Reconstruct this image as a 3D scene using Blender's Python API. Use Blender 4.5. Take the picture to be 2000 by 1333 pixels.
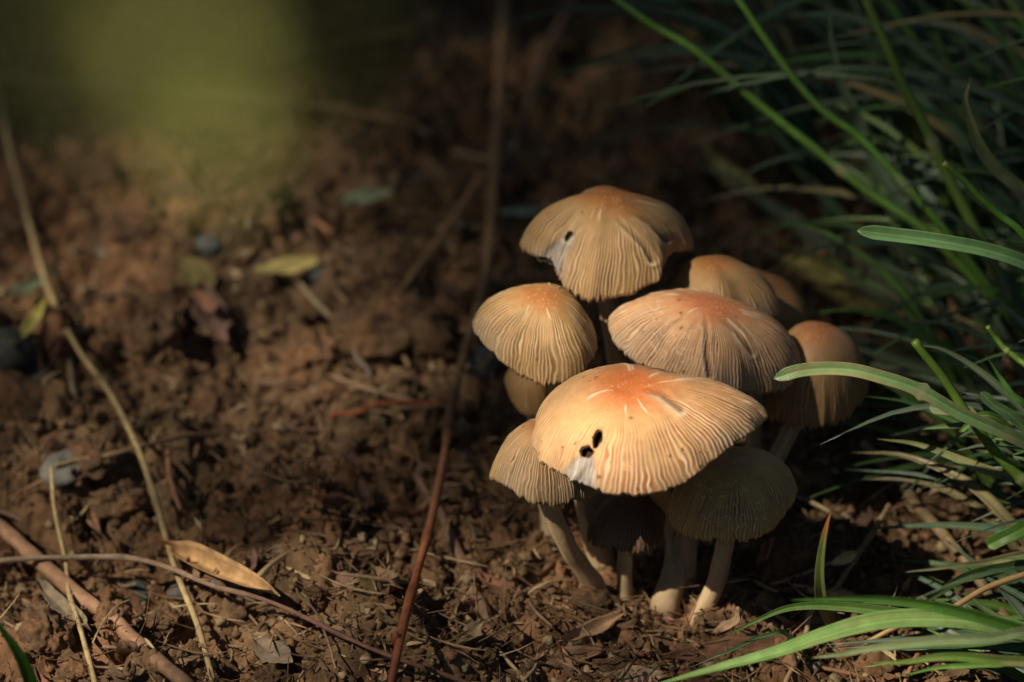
import bpy, math, json
import numpy as np
for o in list(bpy.data.objects): bpy.data.objects.remove(o)
scene = bpy.context.scene
COL = scene.collection
CM = 0.01                                   # the script thinks in centimetres, the scene is in metres

# ------------------------------------------------------------------ camera
PITCH = math.radians(30); FPX = 8576.0
RV = np.array([1.0, 0, 0]); UV = np.array([0, math.sin(PITCH), math.cos(PITCH)]); WV = np.array([0, math.cos(PITCH), -math.sin(PITCH)])
CAM = -(2.24*RV - 3.91*UV + 64*WV)
cd = bpy.data.cameras.new('camera'); cam = bpy.data.objects.new('camera', cd); COL.objects.link(cam)
cam.location = CAM*CM; cam.rotation_euler = (math.pi/2 - PITCH, 0, 0)
cd.sensor_width = 23.5; cd.lens = FPX*23.5/2000; cd.clip_start = 0.01; cd.clip_end = 200
cd.dof.use_dof = True; cd.dof.focus_distance = 0.618; cd.dof.aperture_fstop = 10.0
scene.camera = cam
# ------------------------------------------------------------------ world, sun, exposure
SUN = np.array([-0.57, -0.37, 0.74]); SUN /= np.linalg.norm(SUN)      # direction towards the sun
w = bpy.data.worlds.new('World'); scene.world = w; w.use_nodes = True
nt = w.node_tree; bg = nt.nodes['Background']
sky = nt.nodes.new('ShaderNodeTexSky'); sky.sky_type = 'NISHITA'; sky.sun_disc = False
sky.sun_elevation = math.asin(SUN[2]); sky.sun_rotation = math.atan2(SUN[0], SUN[1])
nt.links.new(sky.outputs[0], bg.inputs[0]); bg.inputs[1].default_value = 0.05
ld = bpy.data.lights.new('sun', 'SUN'); ld.energy = 5.0; ld.angle = math.radians(0.5); ld.color = (1.0, 0.88, 0.70)
sun = bpy.data.objects.new('sun', ld); COL.objects.link(sun)
from mathutils import Vector
sun.rotation_euler = Vector(SUN).to_track_quat('Z', 'Y').to_euler(); sun.location = (-1.5, -1, 2)
scene.view_settings.view_transform = 'Standard'; scene.view_settings.look = 'None'
scene.view_settings.exposure = 0.22; scene.view_settings.gamma = 1.0
scene.cycles.use_denoising = True
scene.cycles.max_bounces = 6; scene.cycles.diffuse_bounces = 3

# ------------------------------------------------------------------ projection helpers: a pixel of the 2000 px photograph gives a direction
def proj(P):
    d = P - CAM; z = d @ WV
    return np.stack([1000 + FPX*(d @ RV)/z, 666.5 - FPX*(d @ UV)/z], -1)
def ray(px, py): return RV*(px-1000)/FPX - UV*(py-666.5)/FPX + WV
def atY(px, py, Y):
    r = ray(px, py); return CAM + r*(Y-CAM[1])/r[1]

# ------------------------------------------------------------------ noise
def _h(ix, iy, iz, seed):
    n = (ix.astype(np.int64)*374761393 + iy.astype(np.int64)*668265263 + iz.astype(np.int64)*2147483647 + seed*974634777) & 0xffffffff
    n = ((n ^ (n >> 13))*1274126177) & 0xffffffff
    n = ((n ^ (n >> 16))*2246822519) & 0xffffffff
    return ((n ^ (n >> 15)) & 0xffffff)/float(0xffffff)
def noise3(x, y, z, seed=0):
    x, y, z = np.broadcast_arrays(np.asarray(x, float), np.asarray(y, float), np.asarray(z, float))
    ix, iy, iz = np.floor(x), np.floor(y), np.floor(z)
    fx, fy, fz = x-ix, y-iy, z-iz
    fx, fy, fz = [f*f*(3-2*f) for f in (fx, fy, fz)]
    r = 0
    for a in (0, 1):
        for b in (0, 1):
            for c in (0, 1):
                wgt = (fx if a else 1-fx)*(fy if b else 1-fy)*(fz if c else 1-fz)
                r = r + wgt*_h(ix+a, iy+b, iz+c, seed)
    return r*2-1
def noise2(x, y, seed=0): 
    x, y = np.broadcast_arrays(np.asarray(x, float), np.asarray(y, float))
    ix, iy = np.floor(x), np.floor(y); fx, fy = x-ix, y-iy
    fx = fx*fx*(3-2*fx); fy = fy*fy*(3-2*fy); z = np.zeros_like(ix)
    return ((1-fx)*(1-fy)*_h(ix, iy, z, seed)+fx*(1-fy)*_h(ix+1, iy, z, seed)+(1-fx)*fy*_h(ix, iy+1, z, seed)+fx*fy*_h(ix+1, iy+1, z, seed))*2-1
def fbm2(x, y, seed, oct=4, gain=.5):
    r = 0; a = 1
    for k in range(oct): r = r + a*noise2(x*2**k, y*2**k, seed+k); a *= gain
    return r
def fbm3(P, f, seed, oct=4, gain=.5):
    r = 0; a = 1
    for k in range(oct): r = r + a*noise3(P[..., 0]*f*2**k, P[..., 1]*f*2**k, P[..., 2]*f*2**k, seed+k); a *= gain
    return r
def sstep(a, b, x):
    t = np.clip((x-a)/(b-a), 0, 1); return t*t*(3-2*t)
rng = np.random.default_rng(7)

# ------------------------------------------------------------------ mesh helpers
def make_mesh(name, V, F, mat, col=None, smooth=True):
    V = np.asarray(V, float); me = bpy.data.meshes.new(name)
    if isinstance(F, list) and isinstance(F[0], np.ndarray):
        tot = np.concatenate([np.full(len(f), f.shape[1]) for f in F]); flat = np.concatenate([f.ravel() for f in F])
    elif isinstance(F, np.ndarray):
        k = F.shape[1]; tot = np.full(len(F), k); flat = F.ravel()
    else:
        tot = np.array([len(f) for f in F]); flat = np.array([i for f in F for i in f])
    me.vertices.add(len(V)); me.vertices.foreach_set('co', (V*CM).ravel().astype(np.float32))
    me.loops.add(len(flat)); me.loops.foreach_set('vertex_index', flat.astype(np.int32))
    me.polygons.add(len(tot)); me.polygons.foreach_set('loop_start', np.r_[0, np.cumsum(tot)[:-1]].astype(np.int32))
    me.polygons.foreach_set('use_smooth', np.full(len(tot), smooth))
    me.update(calc_edges=True)
    if col is not None:
        a = me.attributes.new('col', 'FLOAT_COLOR', 'POINT')
        c = np.ones((len(V), 4), np.float32); c[:, :col.shape[1]] = col; a.data.foreach_set('color', c.ravel())
    if mat: me.materials.append(mat)
    return me
def link(name, data, loc=(0, 0, 0), rot=(0, 0, 0), sc=1.0, parent=None):
    o = bpy.data.objects.new(name, data); COL.objects.link(o)
    o.location = [c*CM for c in loc]; o.rotation_euler = rot
    o.scale = (sc, sc, sc) if np.isscalar(sc) else sc
    if parent: o.parent = parent
    return o
def tag(o, label, cat, group=None):
    o['label'] = label; o['category'] = cat
    if group: o['group'] = group
    return o
def thing(name, label, cat, loc, group=None):
    return tag(link(name, None, loc), label, cat, group)
def catmull(pts, n):
    p = np.asarray(pts, float); p = np.vstack([2*p[0]-p[1], p, 2*p[-1]-p[-2]])
    m = len(p)-3; t = np.linspace(0, m-1e-6, n); i = t.astype(int); f = (t-i)[:, None]
    a, b, c, d = p[i], p[i+1], p[i+2], p[i+3]
    return .5*(2*b+(c-a)*f+(2*a-5*b+4*c-d)*f**2+(3*b-3*c+d-a)*f**3)
def unit(v): return v/np.maximum(np.linalg.norm(v, axis=-1, keepdims=True), 1e-9)
def sweep(path, half, section, up=None, roll=None, caps=True):
    """closed cross-section ('section': k x 2, across / normal) carried along a path, scaled by half width"""
    n = len(path); T = unit(np.gradient(path, axis=0))
    up = np.array([0, -.45, .9]) if up is None else np.asarray(up, float)
    S = unit(np.cross(T, np.broadcast_to(up, T.shape))); N = np.cross(S, T)
    if roll is not None:
        c, s = np.cos(roll)[:, None], np.sin(roll)[:, None]; S, N = S*c+N*s, N*c-S*s
    k = len(section); half = np.broadcast_to(half, (n,)) if np.ndim(half) == 0 else np.asarray(half)
    V = path[:, None]+half[:, None, None]*(section[None, :, :1]*S[:, None]+section[None, :, 1:]*N[:, None])
    i = np.arange(n-1)[:, None]*k; j = np.arange(k)[None]; j2 = (j+1) % k
    F = [np.stack([i+j, i+j2, i+k+j2, i+k+j], -1).reshape(-1, 4)]
    if caps: F += [np.arange(k-1, -1, -1)[None], ((n-1)*k+np.arange(k))[None]]
    return V.reshape(-1, 3), F, np.repeat(np.linspace(0, 1, n), k), np.tile(np.arange(k), n)
ROUND = np.stack([np.cos(np.arange(8)/8*2*np.pi), np.sin(np.arange(8)/8*2*np.pi)], -1)
_a = np.linspace(-1, 1, 15); _b = .36*np.abs(_a)**1.6-.09*np.exp(-(_a/.12)**2)+.018*(np.arange(15) % 2)
BLADE = np.vstack([np.stack([_a, _b], -1), np.stack([_a[::-1]*.99, _b[::-1]-.10], -1)])
BLADE_AC = np.r_[_a, _a[::-1]]
_a5 = np.array([-1, -.5, 0, .5, 1.]); _b5 = np.array([.36, .12, -.08, .12, .36]); BLADE5 = np.vstack([np.stack([_a5, _b5], -1), np.stack([_a5[::-1]*.99, _b5[::-1]-.1], -1)]); BLADE5_AC = np.r_[_a5, _a5[::-1]]
def join(parts):
    V = []; F = []; C = []; o = 0
    for v, f, c in parts:
        V.append(v); C.append(c); F += [tuple(int(i)+o for i in q) for q in f]; o += len(v)
    return np.vstack(V), F, np.vstack(C)
def ico(sub):
    import bmesh
    bm = bmesh.new(); bmesh.ops.create_icosphere(bm, subdivisions=sub, radius=1)
    V = np.array([v.co[:] for v in bm.verts]); bm.verts.index_update(); F = np.array([[v.index for v in f.verts] for f in bm.faces]); bm.free()
    return V, F

# ------------------------------------------------------------------ materials
def mat_col(name, rough=.7, spec=.3, bumps=(), vary=.25, vscale=600, trans=0, sss=0, sheen=0, rand=0, base=None, coat=0):
    """colour from the mesh's own colours (or one base), broken up by noise, relief by noise bumps (scale, strength, distance)"""
    m = bpy.data.materials.new(name); m.use_nodes = True; N = m.node_tree.nodes; L = m.node_tree.links
    p = N['Principled BSDF']; p.inputs['Roughness'].default_value = rough; p.inputs['Specular IOR Level'].default_value = spec
    tc = N.new('ShaderNodeTexCoord')
    if base is None:
        at = N.new('ShaderNodeAttribute'); at.attribute_name = 'col'; src = at.outputs['Color']
    else:
        rgb = N.new('ShaderNodeRGB'); rgb.outputs[0].default_value = (*base, 1); src = rgb.outputs[0]
    nz = N.new('ShaderNodeTexNoise'); nz.inputs['Scale'].default_value = vscale; nz.inputs['Detail'].default_value = 5
    L.new(tc.outputs['Object'], nz.inputs['Vector'])
    mr = N.new('ShaderNodeMapRange'); mr.inputs[1].default_value = .3; mr.inputs[2].default_value = .7
    mr.inputs[3].default_value = 1-vary; mr.inputs[4].default_value = 1+vary; L.new(nz.outputs[0], mr.inputs[0])
    val = mr.outputs[0]
    if rand:
        oi = N.new('ShaderNodeObjectInfo'); r2 = N.new('ShaderNodeMapRange'); r2.inputs[3].default_value = 1-rand; r2.inputs[4].default_value = 1+rand
        L.new(oi.outputs['Random'], r2.inputs[0]); mu = N.new('ShaderNodeMath'); mu.operation = 'MULTIPLY'
        L.new(val, mu.inputs[0]); L.new(r2.outputs[0], mu.inputs[1]); val = mu.outputs[0]
    vm = N.new('ShaderNodeVectorMath'); vm.operation = 'SCALE'; L.new(src, vm.inputs[0]); L.new(val, vm.inputs['Scale'])
    L.new(vm.outputs[0], p.inputs['Base Color'])
    prev = None
    for sc_, st, dist in bumps:
        n2 = N.new('ShaderNodeTexNoise'); n2.inputs['Scale'].default_value = sc_; n2.inputs['Detail'].default_value = 6; n2.inputs['Roughness'].default_value = .65
        L.new(tc.outputs['Object'], n2.inputs['Vector'])
        b = N.new('ShaderNodeBump'); b.inputs['Strength'].default_value = st; b.inputs['Distance'].default_value = dist
        L.new(n2.outputs[0], b.inputs['Height'])
        if prev: L.new(prev, b.inputs['Normal'])
        prev = b.outputs[0]
    if prev: L.new(prev, p.inputs['Normal'])
    if coat: p.inputs['Coat Weight'].default_value = coat; p.inputs['Coat Roughness'].default_value = .35
    if sss:
        p.inputs['Subsurface Weight'].default_value = sss; p.inputs['Subsurface Radius'].default_value = (1, .45, .2); p.inputs['Subsurface Scale'].default_value = .0025
    if trans:
        t = N.new('ShaderNodeBsdfTranslucent'); mx = N.new('ShaderNodeMixShader'); mx.inputs[0].default_value = trans
        L.new(vm.outputs[0], t.inputs[0]); L.new(p.outputs[0], mx.inputs[1]); L.new(t.outputs[0], mx.inputs[2]); L.new(mx.outputs[0], N['Material Output'].inputs[0])
        if prev: L.new(prev, t.inputs['Normal'])
    return m
M_SOIL = mat_col('soil', .92, .15, ((900, .55, .0012), (3500, .5, .0004)), vary=.35, vscale=350)
M_CLOD = mat_col('clod_soil', .92, .15, ((700, .6, .001), (3500, .5, .0004)), vary=.3, vscale=500, rand=.3)
M_CAP = mat_col('mushroom_skin', .52, .30, ((2600, .28, .0003), (9000, .25, .00012)), vary=.10, vscale=700, sss=.12)
M_STEM = mat_col('mushroom_stem', .6, .3, ((1800, .25, .0004),), vary=.12, vscale=500, sss=.25)
M_GILL = mat_col('gill_tissue', .8, .2, ((2000, .3, .0004),), vary=.2)
M_BLADE = mat_col('grass_leaf', .36, .5, ((1500, .25, .0003),), vary=.14, vscale=450, trans=.22)
M_STRAW = mat_col('dry_straw', .65, .3, ((1400, .4, .0004),), vary=.25, vscale=700)
M_LITTER = mat_col('dead_leaf', .75, .25, ((900, .5, .0006), (3000, .4, .0003)), vary=.4, vscale=400, rand=.45, trans=.08)
M_STONE = mat_col('stone', .7, .35, ((900, .4, .0006), (4000, .3, .0002)), vary=.3, vscale=500, rand=.25)
M_BARK = mat_col('bark', .9, .2, ((60, .7, .01), (300, .5, .003)), vary=.35, vscale=40, base=(.09, .065, .045))
M_CROWN = mat_col('tree_leaf', .5, .4, (), vary=.2, vscale=30, base=(.075, .10, .02), trans=.15)

# ------------------------------------------------------------------ ground
def bumps(x, y, cell, amp, prob, seed, k=.62):
    """half-buried lumps, one at most to a cell"""
    gx, gy = np.floor(x/cell), np.floor(y/cell); best = np.zeros_like(x)
    z0 = np.zeros_like(gx)
    for dx in (-1, 0, 1):
        for dy in (-1, 0, 1):
            cx, cy = gx+dx, gy+dy
            ox, oy = _h(cx, cy, z0, seed), _h(cx, cy, z0, seed+1)
            on = _h(cx, cy, z0, seed+2) < prob; sz = .45+.75*_h(cx, cy, z0, seed+3)
            ex = .7+.6*_h(cx, cy, z0, seed+4); ang = 6.28*_h(cx, cy, z0, seed+5)
            ddx, ddy = (x-(cx+ox)*cell), (y-(cy+oy)*cell)
            a, b = ddx*np.cos(ang)+ddy*np.sin(ang), -ddx*np.sin(ang)+ddy*np.cos(ang)
            d2 = ((a*ex)**2+(b/ex)**2)/(k*cell*sz)**2
            best = np.maximum(best, np.where(on, sz*amp*np.clip(1-d2, 0, 1)**.55, 0))
    return best
def near(x, y, px, py, r):
    q = ground_flat(px, py); return np.exp(-((x-q[0])**2+(y-q[1])**2)/r**2)
def ground_flat(px, py, z=0.):
    r = ray(px, py); return CAM+r*(z-CAM[2])/r[2]
def gh_low(x, y):
    h = .30*noise2(x/4.7+3.1, y/4.7+1.7, 11)+.16*noise2(x/2.1, y/2.1, 12)
    calm = np.exp(-((x+.2)**2+(y-.6)**2)/2.6**2)
    h = h*(1-.85*calm)
    return h - .25*near(x, y, 640, 930, 1.3)+.35*near(x, y, 770, 660, 1.2)+.25*near(x, y, 300, 700, 1.6)
def gh(x, y, fine=True):
    wx = x+.22*noise2(x*1.9, y*1.9, 21)+.06*noise2(x*6, y*6, 23); wy = y+.22*noise2(x*1.9+9, y*1.9, 22)+.06*noise2(x*6+4, y*6, 24)
    calm = np.exp(-((x+.2)**2+(y-.6)**2)/2.2**2)
    bare = 1-.65*sstep(-5.5, -1.5, x)
    h = gh_low(x, y)
    h = h+(1-calm)*bare*bumps(wx, wy, 2.3, .46, .5, 31)+(1-.6*calm)*(.4+.6*bare)*bumps(wx, wy, 1.05, .34, .6, 41)
    h = h+bumps(wx, wy, .48, .17, .65, 51)+.10*fbm2(x*1.6, y*1.6, 61, 3)
    rdg = 1-np.abs(noise2(wx*2.3, wy*2.3, 83)); h = h+.10*(rdg**3-.3)+.07*(1-np.abs(noise2(wx*5.1, wy*5.1, 84)))**2
    if fine: h = h+bumps(wx, wy, .24, .11, .75, 71)+bumps(wx+.07*noise2(x*15, y*15, 85), wy, .12, .05, .6, 76)+.045*fbm2(x*7, y*7, 81, 3, .65)
    return h-.12
def axis(lo, hi, step, far, grow=1.16):
    a = list(np.arange(lo, hi, step)); s = step
    while a[-1] < far: s = min(s*grow, 150); a.append(a[-1]+s)
    s = step
    while a[0] > -far: s = min(s*grow, 150); a.insert(0, a[0]-s)
    return np.array(a)
gx = axis(-11.5, 8.5, .042, 2500); gy = np.r_[axis(-4, 10, .042, 2500)]
gy = np.r_[gy[gy < 10], np.arange(10, 26, .09)]; s = .09
tail = [gy[-1]]
while tail[-1] < 2500: s = min(s*1.16, 150); tail.append(tail[-1]+s)
gy = np.r_[gy, tail[1:]]
X, Y = np.meshgrid(gx, gy); fade = np.exp(-(np.maximum(0, np.hypot(X, Y-8)-30)/60)**2)
Z = gh(X, Y)*fade
i = (np.arange(len(gy)-1)[:, None]*len(gx)+np.arange(len(gx)-1)[None]).ravel()
F = np.stack([i, i+1, i+1+len(gx), i+len(gx)], -1)
redsh = sstep(-.5, .6, fbm2(X*.35, Y*.35, 91, 4)+.7*near(X, Y, 1150, 1250, 3.5)+.5*near(X, Y, 60, 1200, 2.2)+.35*near(X, Y, 100, 500, 3)-.35*sstep(-5, -1, X))
tone = .6+.8*(fbm2(X*1.3, Y*1.3, 95, 4)*.5+.5)+.25*fbm2(X*6, Y*6, 97, 2)
c = (np.array([.155, .099, .054])*(1-redsh[..., None])+np.array([.225, .120, .062])*redsh[..., None])*tone[..., None]
g = link('ground', make_mesh('ground', np.stack([X, Y, Z], -1).reshape(-1, 3), F, M_SOIL, c.reshape(-1, 3)))
g['kind'] = 'structure'
_ox, _oy = [a.ravel() for a in np.meshgrid(np.linspace(-.5, .5, 7), np.linspace(-.5, .5, 7))]
def gsm(x, y): return float(gh(x+_ox, y+_oy, False).mean())+.03
def ground_pt(px, py, lift=0.):
    """where the photograph's line of sight meets the ground"""
    z = 0.
    for _ in range(8):
        q = ground_flat(px, py, z); z = .5*z+.5*gsm(q[0], q[1])
    return ground_flat(px, py, z+lift)
def gz(x, y): return float(gh(np.array([x]), np.array([y]))[0])

# ------------------------------------------------------------------ mushrooms
FIT = {
 'front': ((1223,745), -1.0, .9, [0.059, -0.048, -0.075, 0.014, 1.596, 0.869, 0.069, 0.002, -0.015, -0.043, 0.05, 0.045, 0.036, 0.014, 0.016, 0.009, -0.123, 0.151, 0.012, 0.07, -0.077, 0.068]),
 'middle': ((1378,592), 1.9, .9, [0.096, -0.017, 0.174, 0.01, 1.309, 0.901, 0.031, 0.125, 0.056, -0.024, 0.014, 0.03, 0.044, 0.005, 0.009, 0.012, 0.07, 0.157, -0.05, 0.008, 0.015, -0.135]),
 'left': ((1077,579), 1.7, .9, [-0.086, 0.028, -0.036, -0.074, 0.904, 0.872, -0.127, 0.062, -0.056, -0.141, -0.069, 0.038, 0.006, 0.001, 0.025, -0.001, 0.015, -0.006, -0.091, 0.062, 0.059, 0.011]),
 'rear': ((1190,392), 3.2, .95, [0.026, 0.062, 0.122, 0.034, 1.182, 1.1, 0.098, 0.163, -0.023, 0.02, -0.043, 0.03, 0.025, 0.021, -0.049, 0.07, -0.111, 0.104, -0.154, 0.077, -0.011, 0.064]),
 'behind': ((1375,512), 3.0, .9, [0.128, -0.0, 0.001, 0.022, 0.815, 0.705, 0.136, 0.136, -0.016, 0.011, 0.034, 0.021, 0.035, -0.002, 0.041, -0.033, 0.169, 0.108, -0.095, -0.033, 0.006, -0.06]),
 'hidden': ((1490,530), 4.4, .9, [0.043, -0.112, 0.109, -0.047, 0.651, 0.479, 0.086, -0.011, -0.096, -0.115, 0.05, 0.018, 0.015, 0.022, -0.017, -0.042, 0.104, -0.03, -0.079, 0.068, 0.021, -0.041]),
 'right': ((1583,650), 2.5, .98, [0.094, 0.069, 0.033, -0.046, 0.812, 1.216, 0.05, 0.031, -0.089, 0.024, 0.06, 0.002, 0.003, 0.01, 0.008, -0.0, -0.075, -0.009, -0.031, -0.002, -0.008, -0.035]),
 'small': ((1035,712), 2.9, .98, [0.011, -0.005, 0.023, -0.101, 0.408, 0.504, 0.002, -0.015, -0.078, -0.063, 0.007, 0.026, -0.002, 0.014, 0.003, 0.014, 0.086, -0.073, -0.144, 0.008, 0.004, 0.029]),
 'lower_left': ((1068,835), -.2, .9, [-0.014, 0.04, 0.062, 0.079, 0.814, 0.916, -0.004, 0.029, -0.057, -0.015, 0.024, -0.0, -0.013, -0.003, -0.008, -0.021, 0.017, 0.09, 0.025, -0.081, 0.003, 0.062]),
 'lower_right': ((1435,893), -.4, .9, [0.001, 0.007, 0.033, -0.005, 0.945, 0.897, -0.008, 0.066, -0.027, 0.077, -0.011, 0.042, -0.015, 0.011, -0.002, -0.016, -0.111, 0.029, -0.019, 0.008, -0.035, -0.035]),
 'lower_middle': ((1222,952), .45, .98, [0.051, -0.066, 0.08, 0.023, 0.697, 0.595, 0.011, 0.085, -0.17, 0.025, -0.01, 0.036, -0.05, -0.01, 0.01, -0.029, 0.016, -0.058, 0.056, 0.026, -0.018, -0.011]),
}
def poly_dist(q, line):
    """pixel distance to a polyline, and the parameter along it"""
    line = np.asarray(line, float); best = np.full(q.shape[:-1], 1e9); tt = np.zeros(q.shape[:-1]); side = np.zeros(q.shape[:-1]); n = len(line)-1
    for i in range(n):
        A, B = line[i], line[i+1]; e = B-A; t = np.clip(((q-A)@e)/(e@e), 0, 1)
        dv = q-(A+t[..., None]*e); d = np.hypot(dv[..., 0], dv[..., 1]); m = d < best
        best = np.where(m, d, best); tt = np.where(m, (i+t)/n, tt); side = np.where(m, np.sign(e[0]*dv[..., 1]-e[1]*dv[..., 0]), side)
    return best, tt, side
def in_poly(q, poly):
    poly = np.asarray(poly, float); ins = np.zeros(q.shape[:-1], bool); j = len(poly)-1
    for i in range(len(poly)):
        a, b = poly[i], poly[j]
        c = ((a[1] > q[..., 1]) != (b[1] > q[..., 1])) & (q[..., 0] < (b[0]-a[0])*(q[..., 1]-a[1])/(b[1]-a[1]+1e-9)+a[0])
        ins ^= c; j = i
    return ins
def cap_surface(key, ph, s):
    apex, Yc, sm, p = FIT[key]
    A = atY(*apex, Yc)+RV*p[0]+UV*p[1]
    n = unit(np.array([p[2], p[3], 1.])); u = unit(np.cross([0, 1, 0], n)); v = np.cross(n, u)
    r = np.ones_like(ph); h = np.ones_like(ph)
    for k in range(5): r = r+p[6+2*k]*np.cos((k+1)*ph)+p[7+2*k]*np.sin((k+1)*ph)
    for k in range(3): h = h+p[16+2*k]*np.cos((k+1)*ph)+p[17+2*k]*np.sin((k+1)*ph)
    m = sm*math.pi/2; a = s*m
    rho = np.sin(a)/math.sin(m); dz = (1-np.cos(a))/(1-math.cos(m))
    D = np.cos(ph)[..., None]*u+np.sin(ph)[..., None]*v
    return A+(rho*r*p[4])[..., None]*D-(dz*h*p[5])[..., None]*n, A, n, u, v
def build_mushroom(key, label, base_px, seed, stem_r=(.14, .2), NP=480, NS=80, nr=110, ridge=.011, colors=None, holes=(), flesh=(), creases=(), ragged=0., dip=0., pale=1., bulb=1.15, via=None, group=None, specks=0, streaks=0, cracks=0., notch=(), coat=0):
    C = dict(apex=(.60, .20, .05), mid=(.66, .36, .13), rim=(.56, .37, .19), pale=(.80, .62, .38), groove=(.36, .17, .06)); C.update(colors or {})
    C = {k: np.array(v, float) for k, v in C.items()}
    ph1 = np.arange(NP)/NP*2*np.pi; s1 = np.linspace(0.004, 1, NS)
    s, ph = np.meshgrid(s1, ph1, indexing='ij')
    rg = np.random.default_rng(seed)
    # ragged edge: the last stretch of the cap runs to uneven lengths
    if ragged:
        teeth = noise2(ph*9/1.0, ph*0+seed, seed)*.5+noise2(ph*30, ph*0+seed, seed+1)*.5
        s_eff = s*(1+ragged*teeth*sstep(.6, 1, s))
    else: s_eff = s*(1+(.016*noise2(ph*20, ph*0, seed)+.010*noise2(ph*57, ph*0, seed+1)-.028*sstep(.55, .95, noise2(ph*13, ph*0+2, seed+2)))*sstep(.86, 1, s))
    P, A, n, u, v = cap_surface(key, ph, s_eff)
    dPs = np.gradient(P, axis=0); dPp = np.roll(P, -1, 1)-np.roll(P, 1, 1); Nn = unit(np.cross(dPs, dPp))
    Rm = FIT[key][3][4]
    # ridges running from the boss to the edge, with per-ridge strength, start and wander
    cph, sph = np.cos(ph), np.sin(ph)
    warp = .55*noise3(cph*4*s, sph*4*s, s*2, seed+3)+.30*noise3(cph*11*s, sph*11*s, s*5, seed+4)+.9*noise3(cph*1.5, sph*1.5, 0*s, seed+5)
    phase = nr*ph/(2*np.pi)+warp+.55*noise2(ph*nr/(2*np.pi)*.47, s*1.5, seed+6)+.25*noise2(ph*nr/(2*np.pi)*.9, s*4, seed+7)*s; idx = np.floor(phase).astype(int) % nr; fr = phase-np.floor(phase)
    st = rg.uniform(.12, .48, nr)[idx]; stren = rg.uniform(.45, 1.0, nr)[idx]; wid = rg.uniform(.5, .8, nr)[idx]
    tri = np.clip(1-np.abs(fr-.5)/(.5*wid), 0, 1); tri = tri*tri*(3-2*tri)
    amp = sstep(st, st+.3, s)*stren*(.75+.35*noise3(cph*6*s, sph*6*s, s*6, seed+8))
    amp = amp*(.78+.5*np.clip(noise2(ph*nr/(2*np.pi)*.3, s*2.2, seed+24)+.55, 0, 1))*(1-.5*sstep(.35, .8, noise2(ph*nr/(2*np.pi), s*11, seed+25)))
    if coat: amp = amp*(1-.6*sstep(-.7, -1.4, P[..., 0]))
    rid = tri*amp
    folds = noise2(ph*7/1.0+3, s*0+seed, seed+9)*sstep(.45, 1, s)*.035+fbm3(P, 1.1, seed+10, 3)*.03*sstep(.1, .5, s)
    roll_ = sstep(.955, 1, s); dsp = ridge*Rm*(rid-.4*amp)*(1-.8*roll_)+folds*Rm/1.5-.045*Rm/1.5*roll_**2
    dsp = dsp-dip*np.exp(-(s/.13)**2)+dip*.5*np.exp(-((s-.27)/.12)**2)*np.clip(.4+.8*np.cos(ph-1.6), 0, 1)
    if cracks:
        ck = np.abs(noise3(cph*9*s, sph*9*s, s*9, seed+20)+.4*noise3(cph*22*s, sph*22*s, s*22, seed+21)); ckm = cracks*sstep(.075, .0, ck)*sstep(.3, .42, s)*sstep(.95, .8, s)*sstep(-.1, .35, noise3(P[..., 0]*1.6, P[..., 1]*1.6, P[..., 2]*1.6, seed+23))
        dsp = dsp+.008*ckm
    else: ckm = np.zeros_like(s)
    q = proj(P); face = (Nn@WV) < .15
    crm = np.zeros_like(s); crp = np.zeros_like(s)
    for line, wd, dep in creases:
        d, t, side = poly_dist(q, line); prof = np.sin(np.clip(t, .04, 1)*math.pi*.5)*face
        g = np.exp(-(d/wd)**2)*prof; crm = np.maximum(crm, g); dsp = dsp-dep*g+.5*dep*np.exp(-((d-1.9*wd)/wd)**2)*prof
        crp = np.maximum(crp, np.exp(-((d-1.4*wd)/(wd*.8))**2)*prof*(side > 0))
    P2 = P+Nn*dsp[..., None]
    # colours
    w1 = s+.05*noise3(cph*5*s, sph*5*s, 0*s, seed+12)
    c = C['apex']+(C['mid']-C['apex'])*sstep(.08, .42, w1)[..., None]; c = c+(C['rim']-c)*(sstep(.45, 1.0, w1)*.8)[..., None]
    c = c+(C['groove']-c)*(np.clip(amp*1.2-rid*1.9, 0, 1)*.95)[..., None]
    c = c+(C['pale']-c)*(np.clip(rid, 0, 1)*.85*pale)[..., None]
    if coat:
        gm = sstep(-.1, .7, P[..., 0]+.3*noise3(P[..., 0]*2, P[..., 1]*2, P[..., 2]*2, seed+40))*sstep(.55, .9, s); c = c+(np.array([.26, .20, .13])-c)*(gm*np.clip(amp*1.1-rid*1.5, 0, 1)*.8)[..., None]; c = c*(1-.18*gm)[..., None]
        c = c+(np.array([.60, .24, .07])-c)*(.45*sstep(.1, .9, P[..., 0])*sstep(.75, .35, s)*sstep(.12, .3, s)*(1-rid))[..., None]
    c = c*(1+.12*fbm3(P, 2.2, seed+13, 3))[..., None]
    c = c+(np.array([.32, .27, .22])-c)*(.42*sstep(.1, .7, noise3(P[..., 0]*1.2, P[..., 1]*1.2, P[..., 2]*1.2, seed+14))*sstep(.55, .95, s))[..., None]
    c = c+(C['pale']*1.03-c)*np.clip(ckm*.8+crp*.7, 0, 1)[..., None]; c = c*(1-.55*crm)[..., None]
    for k in range(streaks):
        a0 = rg.uniform(0, 2*np.pi); b0 = rg.uniform(.12, .24); b1 = b0+rg.uniform(.12, .3); da = (ph-a0+.1*np.sin(s*9)+np.pi) % (2*np.pi)-np.pi
        g = np.exp(-(da/(.035*rg.uniform(.6, 1.7)))**2)*sstep(b0, b0+.05, s)*sstep(b1, b1-.1, s); c = c+(C['pale']*1.05-c)*(g*.7)[..., None]; P2 = P2+Nn*(g*.012)[..., None]
    # tiny grains on the boss and specks of dirt
    gr = sstep(.35, .75, noise3(P[..., 0]*38, P[..., 1]*38, P[..., 2]*38, seed+15))*sstep(.32, .1, s)
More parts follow.
